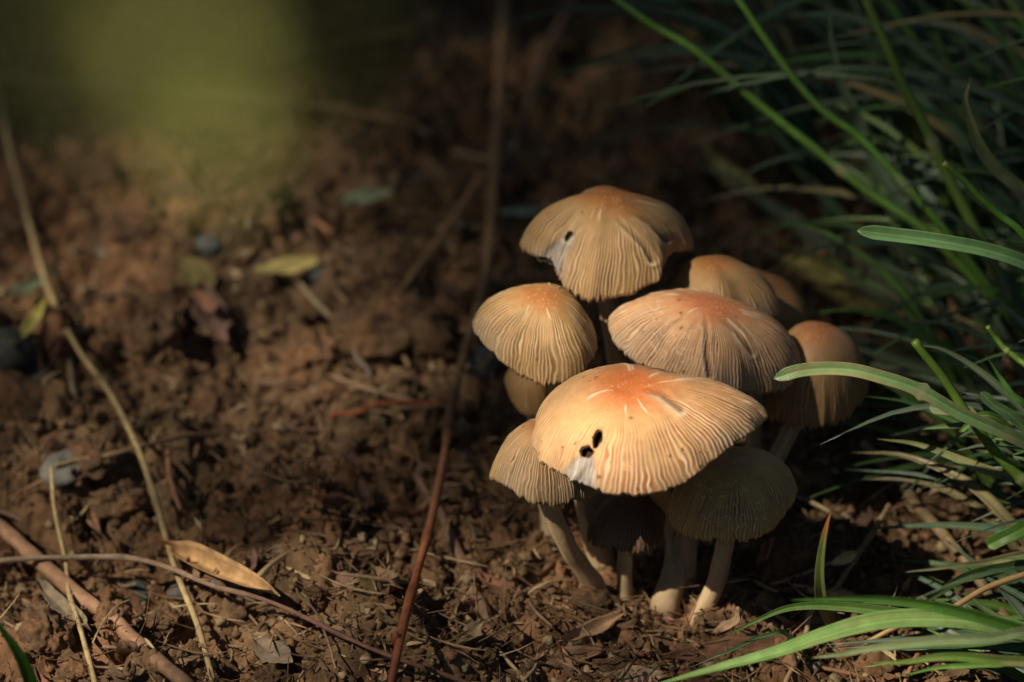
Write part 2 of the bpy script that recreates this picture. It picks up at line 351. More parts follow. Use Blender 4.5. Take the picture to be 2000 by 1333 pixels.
    c = c+(np.array([.85, .55, .3])-c)*(gr*.45)[..., None]; P2 = P2+Nn*(gr*.006)[..., None]
    for k in range(specks):
        a0, b0, r0 = rg.uniform(0, 2*np.pi), rg.uniform(.2, .98), .008+.02*rg.uniform(0, 1)**3; pt = cap_surface(key, np.array([a0]), np.array([b0]))[0][0]
        d = np.linalg.norm(P-pt, axis=-1)*(1+.5*noise3(P[..., 0]*40, P[..., 1]*40, P[..., 2]*40, seed+k)); g = np.exp(-(d/r0)**2); c = c*(1-.8*g)[..., None]; P2 = P2+Nn*(g*.012)[..., None]
    fm = np.zeros_like(s)
    for poly in flesh:
        ins = in_poly(q, poly) & face; d, _, _ = poly_dist(q, list(poly)+[poly[0]])
        m = np.clip(.5+np.where(ins, d, -d)/7, 0, 1)*face; fm = np.maximum(fm, m)
    if len(flesh):
        fc = np.array([.45, .385, .32])*(1+.35*noise2(ph*90, s*5, seed+16)+.25*fbm3(P, 5, seed+17, 4))[..., None]
        c = c+(fc-c)*fm[..., None]; P2 = P2-Nn*(fm*.035)[..., None]+Nn*(fm*.012*noise2(ph*60, s*8, seed+18))[..., None]
    c = c*(1-.6*crm*(fm > .3))[..., None]
    q2 = proj(P2); hole = np.zeros(s.shape, bool)
    for poly in notch: hole |= in_poly(q2, poly) & face
    for (hx, hy, ra, rb, an) in holes:
        dx, dy = q2[..., 0]-hx, q2[..., 1]-hy; ca, sa = math.cos(an), math.sin(an)
        e = (((dx*ca+dy*sa)/ra)**2+((dy*ca-dx*sa)/rb)**2)*(1+.28*noise2(np.arctan2(dy, dx)*1.6+hx, dx*0, seed+51)); hole |= (e < 1) & face
        rimm = np.exp(-((np.sqrt(e)-1.1)/.18)**2)*face*(.5+.5*noise3(P[..., 0]*9, P[..., 1]*9, P[..., 2]*9, seed+50)); c = c+(np.array([.40, .20, .10])-c)*(np.clip(rimm, 0, 1)*.8)[..., None]
    th = (.048*(1-.4*sstep(.55, 1, s)))[..., None]*Rm/1.4
    Pi = P2-Nn*th
    nv = NS*NP; ii = np.arange(NS-1)[:, None]; jj = np.arange(NP)[None]; j2 = (jj+1) % NP
    fh = hole[:-1]|hole[1:]; fh = fh & (hole[:-1]|np.roll(hole[:-1], -1, 1)); fh = hole[:-1] & hole[1:] | fh
    a, b, cc, d4 = ii*NP+jj, ii*NP+j2, (ii+1)*NP+j2, (ii+1)*NP+jj
    Q = np.stack([a, d4, cc, b], -1); keep = ~fh
    Fo = Q[keep]; Fi = (Q[..., ::-1]+nv)[keep]
    rim = np.stack([(NS-1)*NP+jj[0], (NS-1)*NP+jj[0]+nv, (NS-1)*NP+j2[0]+nv, (NS-1)*NP+j2[0]], -1)
    walls = []
    for y, x in np.argwhere(fh):
        for (y2, x2, e0, e1) in ((y-1, x, a[y, x], b[y, x]), (y+1, x, cc[y, x], d4[y, x]), (y, (x-1) % NP, d4[y, x], a[y, x]), (y, (x+1) % NP, b[y, x], cc[y, x])):
            if 0 <= y2 < NS-1 and not fh[y2, x2]: walls.append((e0, e1, e1+nv, e0+nv))
    F = np.vstack([Fo, Fi, rim]+([np.array(walls)] if walls else []))
    top = np.array([2*nv, 2*nv+1]); jj0 = np.arange(NP)
    V = np.vstack([P2.reshape(-1, 3), Pi.reshape(-1, 3), P2[0].mean(0)+n*.0, Pi[0].mean(0)])
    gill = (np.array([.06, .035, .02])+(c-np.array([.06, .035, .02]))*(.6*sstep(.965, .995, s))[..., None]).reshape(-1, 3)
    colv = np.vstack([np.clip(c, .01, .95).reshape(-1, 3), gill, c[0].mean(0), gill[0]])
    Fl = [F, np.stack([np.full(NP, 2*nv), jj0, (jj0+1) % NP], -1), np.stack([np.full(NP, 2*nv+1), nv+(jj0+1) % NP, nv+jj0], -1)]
    # base of the stem on the soil
    B = ground_pt(*base_px); B[2] = gh_low(np.array([B[0]]), np.array([B[1]]))[0]-.05
    root = thing('mushroom', label, 'mushroom', B, group)
    link('cap', make_mesh('cap', V-B, Fl, M_CAP, colv), parent=root)
    # gills: a pleated sheet hanging inside the cap
    ng = 90; pg = np.arange(ng*4)/(ng*4)*2*np.pi; zz = np.tile([0, 1, 1, 0], ng); H = FIT[key][3][5]
    rows = []
    for t in np.linspace(0, 1, 9):
        ss_ = .93*(1-t)+.22*t
        Pr, *_ = cap_surface(key, pg, np.full_like(pg, ss_)); dep = H*(.04+.32*math.sin(math.pi*min(1, t*1.05))**.8)
        rows.append(Pr-n*((.13*min(1, .35+t*3)*Rm/1.4)+(dep*zz*.9*min(1, t*2.2)))[:, None]-unit(Pr-A-((Pr-A)@n)[:, None]*n)*.05)
    G = np.array(rows); k = ng*4; ii = np.arange(8)[:, None]*k; jj = np.arange(k)[None]
    GF = np.stack([ii+jj, ii+(jj+1) % k, ii+k+(jj+1) % k, ii+k+jj], -1).reshape(-1, 4)
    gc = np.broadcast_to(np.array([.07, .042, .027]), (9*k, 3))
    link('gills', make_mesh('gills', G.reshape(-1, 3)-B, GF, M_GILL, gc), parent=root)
    # stem
    Tp = A-n*(.13*Rm/1.4+.02); low = B-np.array([0, 0, .15])
    pts = [low, B+np.array([0, 0, .12])]+[np.asarray(x) for x in (via or [])]+[Tp-n*H*.75, Tp]
    path = catmull(pts, 44); t = np.linspace(0, 1, 44)
    rad = stem_r[1]+(stem_r[0]-stem_r[1])*sstep(0, .75, t); rad = rad*(1+(bulb-1)*np.exp(-(t/.12)**2))*(1+.03*noise2(t*9, 0*t, seed))
    sec = np.stack([np.cos(np.arange(20)/20*2*np.pi), np.sin(np.arange(20)/20*2*np.pi)], -1)
    SV, SF, tt, kk = sweep(path, rad, sec, up=(0, 1, .05))
    SV = SV+.012*fbm3(SV, 3, seed+30, 3)[:, None]
    fib = noise2(kk*1.7+tt*1.2, tt*4, seed+31)*2.2+1.2*noise2(kk*3.1, tt*9, seed+34)
    sc_ = np.array([.52, .38, .225])*(1+.10*fib+.08*fbm3(SV, 2, seed+32, 3))[:, None]
    dirt = sstep(.30, .05, tt+.08*fbm3(SV, 4, seed+33, 3)); sc_ = sc_+(np.array([.2, .12, .07])-sc_)*(dirt*.8)[:, None]
    link('stem', make_mesh('stem', SV-B, SF, M_STEM, sc_), parent=root)
    return root, B
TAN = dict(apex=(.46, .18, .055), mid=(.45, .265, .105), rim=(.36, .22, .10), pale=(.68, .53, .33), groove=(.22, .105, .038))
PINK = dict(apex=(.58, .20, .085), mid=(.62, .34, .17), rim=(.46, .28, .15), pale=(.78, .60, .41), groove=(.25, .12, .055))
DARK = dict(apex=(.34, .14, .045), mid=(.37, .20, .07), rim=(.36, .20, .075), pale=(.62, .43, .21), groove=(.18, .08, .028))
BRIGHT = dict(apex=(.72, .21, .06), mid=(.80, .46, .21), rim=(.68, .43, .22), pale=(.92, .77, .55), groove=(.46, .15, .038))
build_mushroom('front', 'large bright orange mushroom with two black holes and a grey patch in its cap', (1300, 1190), 101, (.15, .215), 1080, 130, 128, .0125, BRIGHT,
    holes=((1167, 856, 9.5, 20, .3), (1146, 882, 13.5, 12, 0)), flesh=(((1085, 944), (1100, 922), (1122, 898), (1143, 886), (1158, 893), (1162, 920), (1163, 962), (1140, 966)),),
    creases=((((1146, 900), (1134, 925), (1121, 948)), 4, .035), (((1160, 968), (1140, 955), (1119, 947)), 4, .03), (((1095, 938), (1108, 943), (1119, 947)), 3, .02), (((1252, 757), (1290, 768), (1330, 800)), 7, .02)),
    dip=.06, pale=.85, specks=46, streaks=8, via=[atY(1322, 1090, .8), atY(1308, 1010, 1.1)], bulb=1.1, coat=1)
build_mushroom('middle', 'pinkish tan mushroom with a split down its finely ribbed cap, touching the holed orange cap', (1335, 1130), 102, (.15, .2), 840, 110, 120, .014, PINK,
    creases=((((1377, 610), (1381, 650), (1380, 690), (1386, 735)), 5, .05), (((1405, 622), (1440, 650), (1470, 690)), 5, .018)), specks=22, streaks=7, cracks=.8)
build_mushroom('left', 'honey tan mushroom with bold white ribs, its cap tucked below the torn cap', (1176, 1112), 103, (.15, .24), 720, 100, 84, .019, TAN, streaks=6, specks=8, pale=1.1, bulb=1.3)
build_mushroom('rear', 'tallest tan mushroom, its cap torn open at one side around a small hole', (1262, 1085), 104, (.15, .2), 840, 110, 120, .014, TAN,
    holes=((1110, 460, 5.5, 10.5, .55),), flesh=(((1052, 512), (1070, 488), (1098, 458), (1108, 448), (1119, 462), (1108, 482), (1098, 505), (1088, 532), (1070, 530)),),
    creases=((((1140, 415), (1118, 455), (1098, 500), (1090, 535)), 5, .06), (((1200, 420), (1225, 447), (1262, 485), (1275, 510)), 5, .045), (((1225, 412), (1270, 435), (1305, 470)), 5, .03), (((1296, 470), (1303, 505), (1298, 550)), 7, .07)), notch=(((1036, 507), (1050, 499), (1068, 501), (1080, 511), (1092, 540), (1104, 566), (1116, 588), (1095, 610), (1030, 600)),), specks=12, streaks=3)
build_mushroom('behind', 'plain brown mushroom cap peeking out behind the split pinkish cap', (1372, 1075), 105, (.13, .17), 480, 70, 90, .014, TAN)
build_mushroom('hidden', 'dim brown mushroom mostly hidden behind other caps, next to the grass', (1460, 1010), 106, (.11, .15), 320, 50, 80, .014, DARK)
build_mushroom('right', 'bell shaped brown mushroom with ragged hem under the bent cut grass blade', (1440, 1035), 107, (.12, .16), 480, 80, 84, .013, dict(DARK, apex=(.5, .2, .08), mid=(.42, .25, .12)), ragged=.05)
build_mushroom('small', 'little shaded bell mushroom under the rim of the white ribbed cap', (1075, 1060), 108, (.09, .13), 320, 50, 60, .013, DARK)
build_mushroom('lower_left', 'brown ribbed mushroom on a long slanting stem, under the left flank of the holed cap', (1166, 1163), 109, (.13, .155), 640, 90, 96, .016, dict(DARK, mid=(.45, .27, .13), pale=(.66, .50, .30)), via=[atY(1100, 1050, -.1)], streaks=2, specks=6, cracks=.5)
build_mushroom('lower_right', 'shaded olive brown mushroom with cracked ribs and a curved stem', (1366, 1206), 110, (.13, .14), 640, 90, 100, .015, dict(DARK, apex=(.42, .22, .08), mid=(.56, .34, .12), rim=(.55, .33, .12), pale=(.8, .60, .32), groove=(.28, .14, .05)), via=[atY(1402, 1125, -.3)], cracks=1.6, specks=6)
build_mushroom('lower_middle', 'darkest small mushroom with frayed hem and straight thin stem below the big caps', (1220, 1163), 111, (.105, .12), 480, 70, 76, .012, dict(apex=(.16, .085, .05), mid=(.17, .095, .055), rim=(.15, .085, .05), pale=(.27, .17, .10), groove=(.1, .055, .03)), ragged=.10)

# ------------------------------------------------------------------ twigs and straws lying on the soil
def px_path(pts, lifts=None):
    """pixels on the ground -> points resting a little above the soil"""
    return [ground_pt(p[0], p[1], (lifts[i] if lifts is not None else .12)) for i, p in enumerate(pts)]
def stalk(name, label, cat, path3, width_px, color, seed, nodes=(), group=None, taper=(1, .8), n=70, mat=None, bud=False, fibre=.22, wob=.03):
    path = catmull(path3, n); t = np.linspace(0, 1, n)
    path = path+wob*np.stack([noise2(t*9, 0*t, seed), noise2(t*9, 0*t+5, seed), noise2(t*9, 0*t+9, seed)], -1)
    width_px = width_px*.78; rr_ = width_px/134/2; need = gh(path[:, 0], path[:, 1], False)+rr_*.7; raise_ = np.maximum(0, need-path[:, 2]); kern = np.hanning(31); raise_ = np.convolve(np.pad(np.maximum.reduce([np.roll(raise_, q) for q in (-2, -1, 0, 1, 2)]), 15, mode='edge'), kern/kern.sum(), 'valid'); path[:, 2] += np.minimum(raise_, .5)
    hw = width_px/134/2*(taper[0]+(taper[1]-taper[0])*t)*(1+.16*noise2(t*17, 0*t, seed+1))
    for nd in nodes: hw = hw*(1+.35*np.exp(-((t-nd)/.012)**2))
    sec = np.stack([np.cos(np.arange(12)/12*2*np.pi), np.sin(np.arange(12)/12*2*np.pi)], -1)*(1+.06*np.array([1, -1]*6))[:, None]
    V, F, tt, kk = sweep(path, hw, sec)
    c0, c1 = [np.array(x, float) for x in (color if isinstance(color[0], (tuple, list)) else (color, color))]
    c = c0+(c1-c0)*sstep(.25, .8, tt+.12*noise2(tt*8, kk*0, seed+2))[:, None]
    c = c*(1+fibre*noise2(kk*1.9, tt*5, seed+3)+.15*noise2(tt*30, kk*.6, seed+4))[:, None]
    for nd in nodes: c = c*(1-.45*np.exp(-((tt-nd)/.008)**2))[:, None]
    b = path[0].copy(); b[2] = path[:, 2].min()
    if bud:
        root = thing(name, label, cat, b, group); link('shoot', make_mesh('shoot', V-b, F, mat or M_STRAW, c), parent=root); return root, path, b
    return tag(link(name, make_mesh(name, V-b, F, mat or M_STRAW, c), b), label, cat, group)
STRAW = (.42, .31, .15); STRAW2 = (.33, .23, .12); TWIG = (.20, .12, .07); RED = (.27, .085, .04); GREYB = (.22, .16, .11); ORG = (.34, .20, .09)
stalk('straw_stalk', 'long pale straw stalk slanting down across the bare red soil', 'stalk', px_path([(-10, 150), (5, 215), (35, 360), (85, 545), (150, 680), (215, 770), (265, 875), (310, 1000), (345, 1120), (385, 1220), (418, 1333), (440, 1420)], [.5, .45, .4, .4, .45, .5, .5, .45, .45, .4, .35, .3]), 15, STRAW, 1, (.42, .62), taper=(1, 1))
stalk('brown_branch', 'thick reddish brown branch lying under the thin straws', 'branch', px_path([(-120, 935), (0, 1030), (60, 1085), (140, 1150), (220, 1215), (290, 1280), (350, 1333), (420, 1400)], [.42]*8), 37, ((.30, .17, .10), (.26, .15, .09)), 2, (.55,), taper=(1, 1))
stalk('short_straw', 'thin upright straw crossing over the thick brown branch', 'straw', px_path([(97, 912), (105, 1000), (125, 1090), (140, 1180), (165, 1260), (182, 1333), (195, 1390)], [.55, .5, .5, .5, .45, .4, .3]), 13, STRAW, 3, (.1, .6), taper=(.75, 1.1))
stalk('thin_twig', 'long thin grey brown stem curving over the straws and curled leaf', 'stem', px_path([(-60, 1110), (0, 1098), (130, 1087), (240, 1090), (340, 1112), (430, 1150), (540, 1185), (640, 1230), (760, 1280), (900, 1333), (960, 1360)], [.45, .5, .6, .65, .65, .6, .5, .4, .3, .2, .15]), 14, ((.27, .20, .13), (.20, .10, .07)), 4, (.3, .72))
stalk('thin_twig', 'very thin brown stem running away from the grey stone', 'stem', px_path([(108, 912), (180, 897), (260, 878), (380, 850), (500, 838), (650, 838)], [.3, .35, .5, .35, .25, .2]), 11, ((.32, .22, .11), (.2, .12, .08)), 5, (.3,))
root, tw, tb = stalk('red_twig', 'long reddish brown twig with a bud, crossing the whole strip of soil', 'twig', px_path([(990, -60), (985, 0), (975, 200), (960, 400), (945, 550), (915, 660), (885, 770), (875, 830), (860, 920), (835, 1040), (815, 1130), (785, 1240), (765, 1333), (745, 1420)], [.5, .5, .5, .45, .4, .45, .5, .6, .65, .65, .65, .65,   .6, .6]), 20, (ORG, RED), 6, (.4, .55, .70, .79), taper=(1.35, 1.05), bud=True, n=110)
bp = ground_pt(774, 1250, .66); iv, if_ = ico(2); bv = iv*np.array([.07, .06, .13])*(1+.15*fbm3(iv, 2, 5, 2))[:, None]
link('bud', make_mesh('bud', bv+bp-tb, if_, M_STRAW, np.tile(np.array(RED)*.9, (len(bv), 1))), parent=root)
stalk('grey_twig', 'weathered grey brown twig leaning behind the long red twig', 'twig', px_path([(812, 928), (835, 965), (865, 1015), (905, 1100), (930, 1160), (950, 1210)], [.25, .25, .2, .2, .18, .12]), 28, (.24, .145, .09), 7, (.3,), taper=(.8, 1))
stalk('bent_straw', 'thin pale straw bending away from the foot of the red twig', 'straw', px_path([(828, 1128), (860, 1150), (900, 1195), (950, 1245), (1000, 1300), (1030, 1340)], [.2]*6), 13, STRAW2, 8)
stalk('stub_straw', 'short broken straw standing between clods behind the long straw stalk', 'straw', px_path([(590, 553), (620, 590), (660, 640), (700, 700), (722, 735)], [.5, .45, .35, .25, .15]), 17, ((.38, .30, .17), (.18, .13, .1)), 9)
stalk('golden_straw', 'broad golden dry straw leaning on the far red twig', 'straw', px_path([(945, 340), (925, 372), (870, 450), (800, 545), (770, 590)], [.5, .5, .4, .3, .2]), 26, ORG, 10)
stalk('far_twig', 'blurred brown twig rising beside the long red twig at the back', 'twig', px_path([(1135, -60), (1110, 10), (1060, 120), (1020, 240), (985, 330)], [.5, .5, .5, .4, .3]), 30, ((.18, .11, .06), (.15, .09, .05)), 11)
stalk('flat_twig', 'blurred yellowish brown stem lying flat at the back of the soil', 'stem', px_path([(-40, 150), (120, 158), (350, 175), (600, 205), (760, 235), (840, 262)], [.3]*6), 22, (.26, .17, .08), 12)
stalk('far_straw', 'blurred amber straw at the far edge of the bare soil', 'straw', px_path([(520, 118), (620, 95), (720, 72), (810, 62)], [.4]*4), 26, (.28, .17, .07), 13)
stalk('rusty_twig', 'thin rusty red stem lying flat among the soil crumbs', 'stem', px_path([(645, 812), (700, 800), (760, 786), (860, 789)], [.25]*4), 10, (.30, .07, .025), 14)
stalk('tiny_twig', 'tiny dark stem with a red tip crossing the curved stem', 'stem', px_path([(575, 1150), (605, 1180), (630, 1222), (645, 1270), (656, 1308)], [.45, .42, .38, .35, .3]), 7, ((.10, .07, .05), (.3, .2, .12)), 15)
stalk('dark_root', 'dark bent rootlet pressed into the soil behind the long straw stalk', 'root', px_path([(80, 640), (200, 585), (330, 560), (430, 545), (520, 520)], [.12]*5), 20, (.15, .10, .06), 16)
stalk('dim_twig', 'dim brown stem lying in the shade between mushrooms and grass', 'stem', px_path([(1690, 870), (1770, 960), (1840, 1040), (1900, 1120), (1970, 1210)], [.35]*5), 30, (.24, .17, .09), 17)
stalk('dim_straw', 'slender tan straw leaning up through the shade beside the upright blade', 'straw', px_path([(1740, 990), (1690, 1060), (1650, 1120), (1600, 1200)], [.6, .5, .4, .2]), 16, (.25, .19, .09), 18)
stalk('front_straw', 'frayed tan straw standing in the litter under the broad glossy blade', 'straw', px_path([(1590, 1180), (1572, 1240), (1555, 1290), (1535, 1333), (1525, 1370)], [.3, .25, .2, .2, .2]), 14, (.36, .25, .14), 19)

# ------------------------------------------------------------------ leaves: a curled sheet with a pointed outline
def leaf_mesh(name, L, W, curl, bend, seed, color, nu=22, nv=9, ragged=.0, mat=None, thick=.018, tip=None, blunt=1.0, twist=0.):
    u = np.linspace(0, 1, nu)[:, None]; v = np.linspace(-1, 1, nv)[None]
    wd = np.sin(np.clip(u, .015, .985)*math.pi)**(.75*blunt)*W/2*(1+.18*noise2(u*4+seed, 0*u, seed))
    wd = wd*(1+ragged*noise2(u*9, np.sign(v)*3+0*u, seed+1)*np.abs(v)); x = (u-.5)*L+ragged*.2*L*noise2(v*2.1, (u > .5)*4., seed+2)*np.abs(2*u-1)**3
    y = v*wd; z = curl*W*(v**2)*(.7+.5*noise2(u*3, 0*u, seed+3))+bend*L*((2*u-1)**2)+.06*W*noise2(u*6, v*2, seed+4)-.04*W*np.exp(-(v/.15)**2)
    an = twist*(u-.5); y, z = y*np.cos(an)-z*np.sin(an), y*np.sin(an)+z*np.cos(an)
    x = x+0*v; T = np.stack([x, y, z], -1); Bt = T-np.array([0, 0, thick])
    V = np.vstack([T.reshape(-1, 3), Bt.reshape(-1, 3)]); m = nu*nv
    i = (np.arange(nu-1)[:, None]*nv+np.arange(nv-1)[None]).ravel(); q = np.stack([i, i+nv, i+nv+1, i+1], -1)
    edge = [k for k in range(nv)]+[k*nv+nv-1 for k in range(1, nu)]+[(nu-1)*nv+k for k in range(nv-2, -1, -1)]+[k*nv for k in range(nu-2, 0, -1)]
    e = np.array(edge); e2 = np.roll(e, -1); F = np.vstack([q, q[:, ::-1]+m, np.stack([e, e2, e2+m, e+m], -1)])
    vein = .13*np.exp(-(v/.1)**2)+.07*np.sin((u*14-np.abs(v)*2.2)*6.28)*(np.abs(v) > .1)+.12*noise2(u*7, v*3, seed+5)
    c = np.array(color)*(1+vein)[..., None]
    if tip is not None: c = c+(np.array(tip)-c)*sstep(.2, .02, u+0*v)[..., None]
    return make_mesh(name, V, F, mat or M_LITTER, np.vstack([c.reshape(-1, 3)]*2))
def lay_leaf(name, label, a, b, wpx, color, seed, lift=.2, curl=.25, bend=.06, mat=None, group=None, tilt=0., cat='leaf', tip=None, ragged=0., blunt=1., twist=0., lift2=None):
    A, B = ground_pt(*a, lift), ground_pt(*b, lift if lift2 is None else lift2); d = B-A; L = np.linalg.norm(d); yaw = math.atan2(d[1], d[0]); pit = -math.asin(d[2]/L)
    me = leaf_mesh(name, L, wpx/134, curl, bend, seed, color, mat=mat, tip=tip, ragged=ragged, blunt=blunt, twist=twist)
    c3 = (A+B)/2; c3[2] = max(c3[2], float(gh(c3[0]+.5*_ox, c3[1]+.5*_oy, False).mean())+.12); A = c3-d/2; B = c3+d/2
    return tag(link(name, me, (A+B)/2, (tilt, pit, yaw)), label, cat, group)
YEL = (.42, .34, .10)
lay_leaf('curled_leaf', 'curled tan dry leaf lying under the long thin curved stem', (318, 1068), (548, 1170), 44, (.40, .25, .12), 1, .42, .95, .03, tip=(.22, .09, .04), tilt=.5, ragged=.1)
lay_leaf('yellow_leaf', 'narrow yellow leaf hanging beside the pale straw stalk', (20, 690), (92, 596), 26, (.38, .33, .09), 2, .4, .3, .08, lift2=.9)
lay_leaf('yellow_leaf', 'flat yellow leaf lying on the soil behind the broken straw', (495, 530), (628, 512), 38, (.40, .33, .12), 3, .3, .2, .03, tilt=.5)
lay_leaf('yellow_leaf', 'rounded olive yellow leaf on the soil behind the red leaf', (350, 515), (420, 560), 62, (.33, .27, .10), 4, .35, .25, .05, blunt=.5, tilt=.6)
lay_leaf('red_leaf', 'crumpled pinkish brown leaf beside the olive yellow leaf', (392, 570), (440, 690), 60, (.19, .115, .085), 5, .3, .5, .1, ragged=.3)
lay_leaf('salmon_leaf', 'small salmon pink leaf piece on top of the crumpled leaf', (385, 575), (425, 612), 30, (.34, .17, .10), 6, .5, .3, .1, blunt=.6, tilt=.5)
lay_leaf('green_leaf', 'pale grey green narrow leaf on the far soil', (655, 398), (770, 372), 34, (.24, .28, .18), 7, .3, .25, .05, tilt=.6)
lay_leaf('green_leaf', 'pale green sliver of leaf lying by the far left soil', (-20, 590), (110, 540), 24, (.25, .30, .18), 8, .3, .25, .05, tilt=.5)
lay_leaf('green_leaf', 'bluish green leaf tip showing behind the tallest torn mushroom', (975, 417), (1060, 410), 24, (.28, .40, .30), 9, .7, .2, .05, tilt=.6)
lay_leaf('yellow_leaf', 'bright yellow leaf among grass beside the hidden cap', (1525, 505), (1660, 556), 44, (.50, .42, .12), 10, .6, .2, .05, tilt=.7)
lay_leaf('yellow_leaf', 'yellow leaf lying in the dark grass behind the tallest cap', (1390, 318), (1500, 395), 42, (.42, .34, .11), 11, .5, .2, .05, tilt=.6)
lay_leaf('yellow_leaf', 'smaller yellow leaf resting end to end with another in dark grass', (1372, 288), (1440, 348), 34, (.36, .29, .10), 12, .4, .2, .05, tilt=.6)
lay_leaf('yellow_leaf', 'old yellow brown leaf lying along the grass behind the bell cap', (1590, 560), (1740, 620), 34, (.38, .29, .09), 13, .5, .2, .05, tilt=.7)
lay_leaf('yellow_leaf', 'yellow brown leaf far back in the dark grass', (1330, 45), (1400, 105), 60, (.26, .19, .05), 14, .6, .2, .05, tilt=.6)
lay_leaf('yellow_leaf', 'small cream yellow leaf tip in the shade by the upright blade', (1622, 1105), (1672, 1082), 26, (.50, .42, .22), 15, .5, .2, .05, tilt=.6)
lay_leaf('brown_leaf', 'grey brown wrinkled leaf lying beside the far end of the thin stem', (500, 1255), (575, 1300), 50, (.17, .13, .09), 16, .2, .2, .06, ragged=.2, tilt=.4)
lay_leaf('brown_leaf', 'torn grey leaf scrap lying by the thick branch', (80, 1150), (180, 1240), 40, (.19, .15, .10), 17, .3, .4, .06, ragged=.2, tilt=.3)
lay_leaf('bark_flake', 'reddish bark flake standing up beside the shaded curved stem', (1482, 1110), (1512, 1052), 30, (.36, .20, .14), 18, .5, .3, .05, ragged=.25, lift2=.9)
lay_leaf('brown_leaf', 'long brown leaf strip lying in front of the mushroom stems', (1085, 1265), (1215, 1205), 34, (.30, .19, .11), 19, .3, .35, .08, ragged=.2, tilt=.4)
lay_leaf('brown_leaf', 'broad rusty brown leaf lying in the litter before the curved stem', (1290, 1292), (1560, 1255), 52, (.28, .14, .08), 20, .15, .25, .03, ragged=.15, tilt=.35)
lay_leaf('brown_leaf', 'dark folded leaf half buried in the front litter', (1050, 1300), (1180, 1280), 40, (.22, .13, .08), 21, .2, .5, .05, ragged=.2, tilt=.4)
lay_leaf('brown_leaf', 'pale brown leaf at the very front edge of the litter', (1160, 1335), (1300, 1322), 44, (.36, .24, .16), 22, .2, .4, .05, ragged=.2, tilt=.4)
lay_leaf('brown_leaf', 'tan leaf piece poking up beside the narrow tipped arching blade', (1410, 1245), (1455, 1195), 34, (.40, .27, .17), 23, .2, .4, .1, ragged=.3, lift2=.5)

# ------------------------------------------------------------------ clods, pebbles, scraps
def clod_mesh(name, seed, sub=5, rough=.36):
    V, F = ico(sub); a = np.random.default_rng(seed).uniform(.7, 1.25, 3)
    r = 1+rough*fbm3(V, 1.6, seed, 5, .58)-.16*np.abs(noise3(V[:, 0]*4, V[:, 1]*4, V[:, 2]*4, seed+8))+.10*np.abs(noise3(V[:, 0]*9, V[:, 1]*9, V[:, 2]*9, seed+9))
    V = V*r[:, None]*a; mix = sstep(-.4, .6, fbm3(V, 1.3, seed+40, 3))[:, None]
    c = (np.array([.145, .090, .052])*(1-mix)+np.array([.225, .122, .064])*mix)*(1+.2*fbm3(V, 5, seed+50, 3))[:, None]
    return make_mesh(name, V, F, M_CLOD, c)
CL = [clod_mesh('soil_clod', 200+k) for k in range(10)]
def put(me, name, px, py, rad, lift, label, cat, group=None, squash=.8, seed=0):
    q = ground_pt(px, py); z = gz(q[0], q[1]); r = np.random.default_rng(seed+int(px*7+py))
    z = max(min(z, q[2]+.3), q[2]-.3)
    return tag(link(name, me, (q[0], q[1], z+rad*lift), (r.uniform(-.4, .4), r.uniform(-.4, .4), r.uniform(0, 6.28)), np.array([rad, rad, rad*squash])), label, cat, group)
put(CL[0], 'soil_clod', 1172, 1196, .34, .35, 'rounded tan soil clod resting against the foot of the slanting stem', 'clod')
put(CL[1], 'soil_clod', 775, 655, .75, .1, 'big smooth reddish clod standing beside the red twig behind the litter', 'clod')
put(CL[2], 'soil_clod', 1545, 1130, .42, .3, 'shaded lumpy clod between the curved stem and the upright blade', 'clod')
for k, (px, py, rad) in enumerate([(60, 800, .55), (180, 930, .4), (300, 690, .5), (420, 800, .45), (470, 1060, .42), (240, 1000, .38), (600, 730, .5), (520, 930, .38), (690, 870, .4), (40, 460, .6), (240, 470, .5), (180, 340, .55), (520, 430, .5), (620, 620, .42), (90, 1270, .35), (730, 1100, .25), (330, 620, .45)]):
    put(CL[k % 10], 'soil_clod', px, py, rad, .05, 'large half buried reddish brown clod on the bare soil', 'clod', 'large clods half buried in bare soil', seed=k)
M_ST = []
def stone_mesh(seed, color):
    V, F = ico(3); a = np.random.default_rng(seed).uniform(.75, 1.2, 3); V = V*(1+.16*fbm3(V, 1.1, seed, 3))[:, None]*a
    return make_mesh('pebble', V, F, M_STONE, np.array(color)*(1+.25*fbm3(V, 2, seed+4, 3))[:, None])
SM = [stone_mesh(300, (.055, .06, .05)), stone_mesh(301, (.17, .16, .14)), stone_mesh(302, (.13, .135, .13)), stone_mesh(303, (.24, .21, .17)), stone_mesh(304, (.11, .09, .085))]
put(SM[0], 'pebble', 18, 715, .40, .4, 'large dark green grey stone below the narrow yellow leaf', 'stone', squash=1.1)
put(SM[4], 'pebble', 72, 730, .26, .3, 'purplish dark stone touching the large dark stone', 'stone')
put(SM[1], 'pebble', 130, 945, .42, .2, 'flat pale grey stone under the tip of the thin stem', 'stone', squash=.5)
put(SM[2], 'pebble', 945, 738, .24, .5, 'bluish grey pebble between red twig and white ribbed mushroom', 'stone')
put(SM[0], 'pebble', 262, 1160, .24, .4, 'dark rounded pebble near the curled dry leaf', 'stone')
put(SM[4], 'pebble', 352, 1165, .17, .4, 'small slate pebble right beside the long straw stalk', 'stone')
put(SM[2], 'pebble', 628, 540, .2, .5, 'blue grey pebble behind the broken straw', 'stone')
put(SM[3], 'pebble', 615, 785, .14, .8, 'whitish pebble near the rusty red stem', 'stone')
put(SM[1], 'pebble', 1588, 1300, .13, .4, 'small grey pebble under the broad glossy blade', 'stone')
put(SM[2], 'pebble', 410, 490, .22, .4, 'slate pebble behind the olive yellow leaf', 'stone')
def free_spot(x, y):
    return not ((x+.2)**2/5.5+(y-1.6)**2/8 < 1)
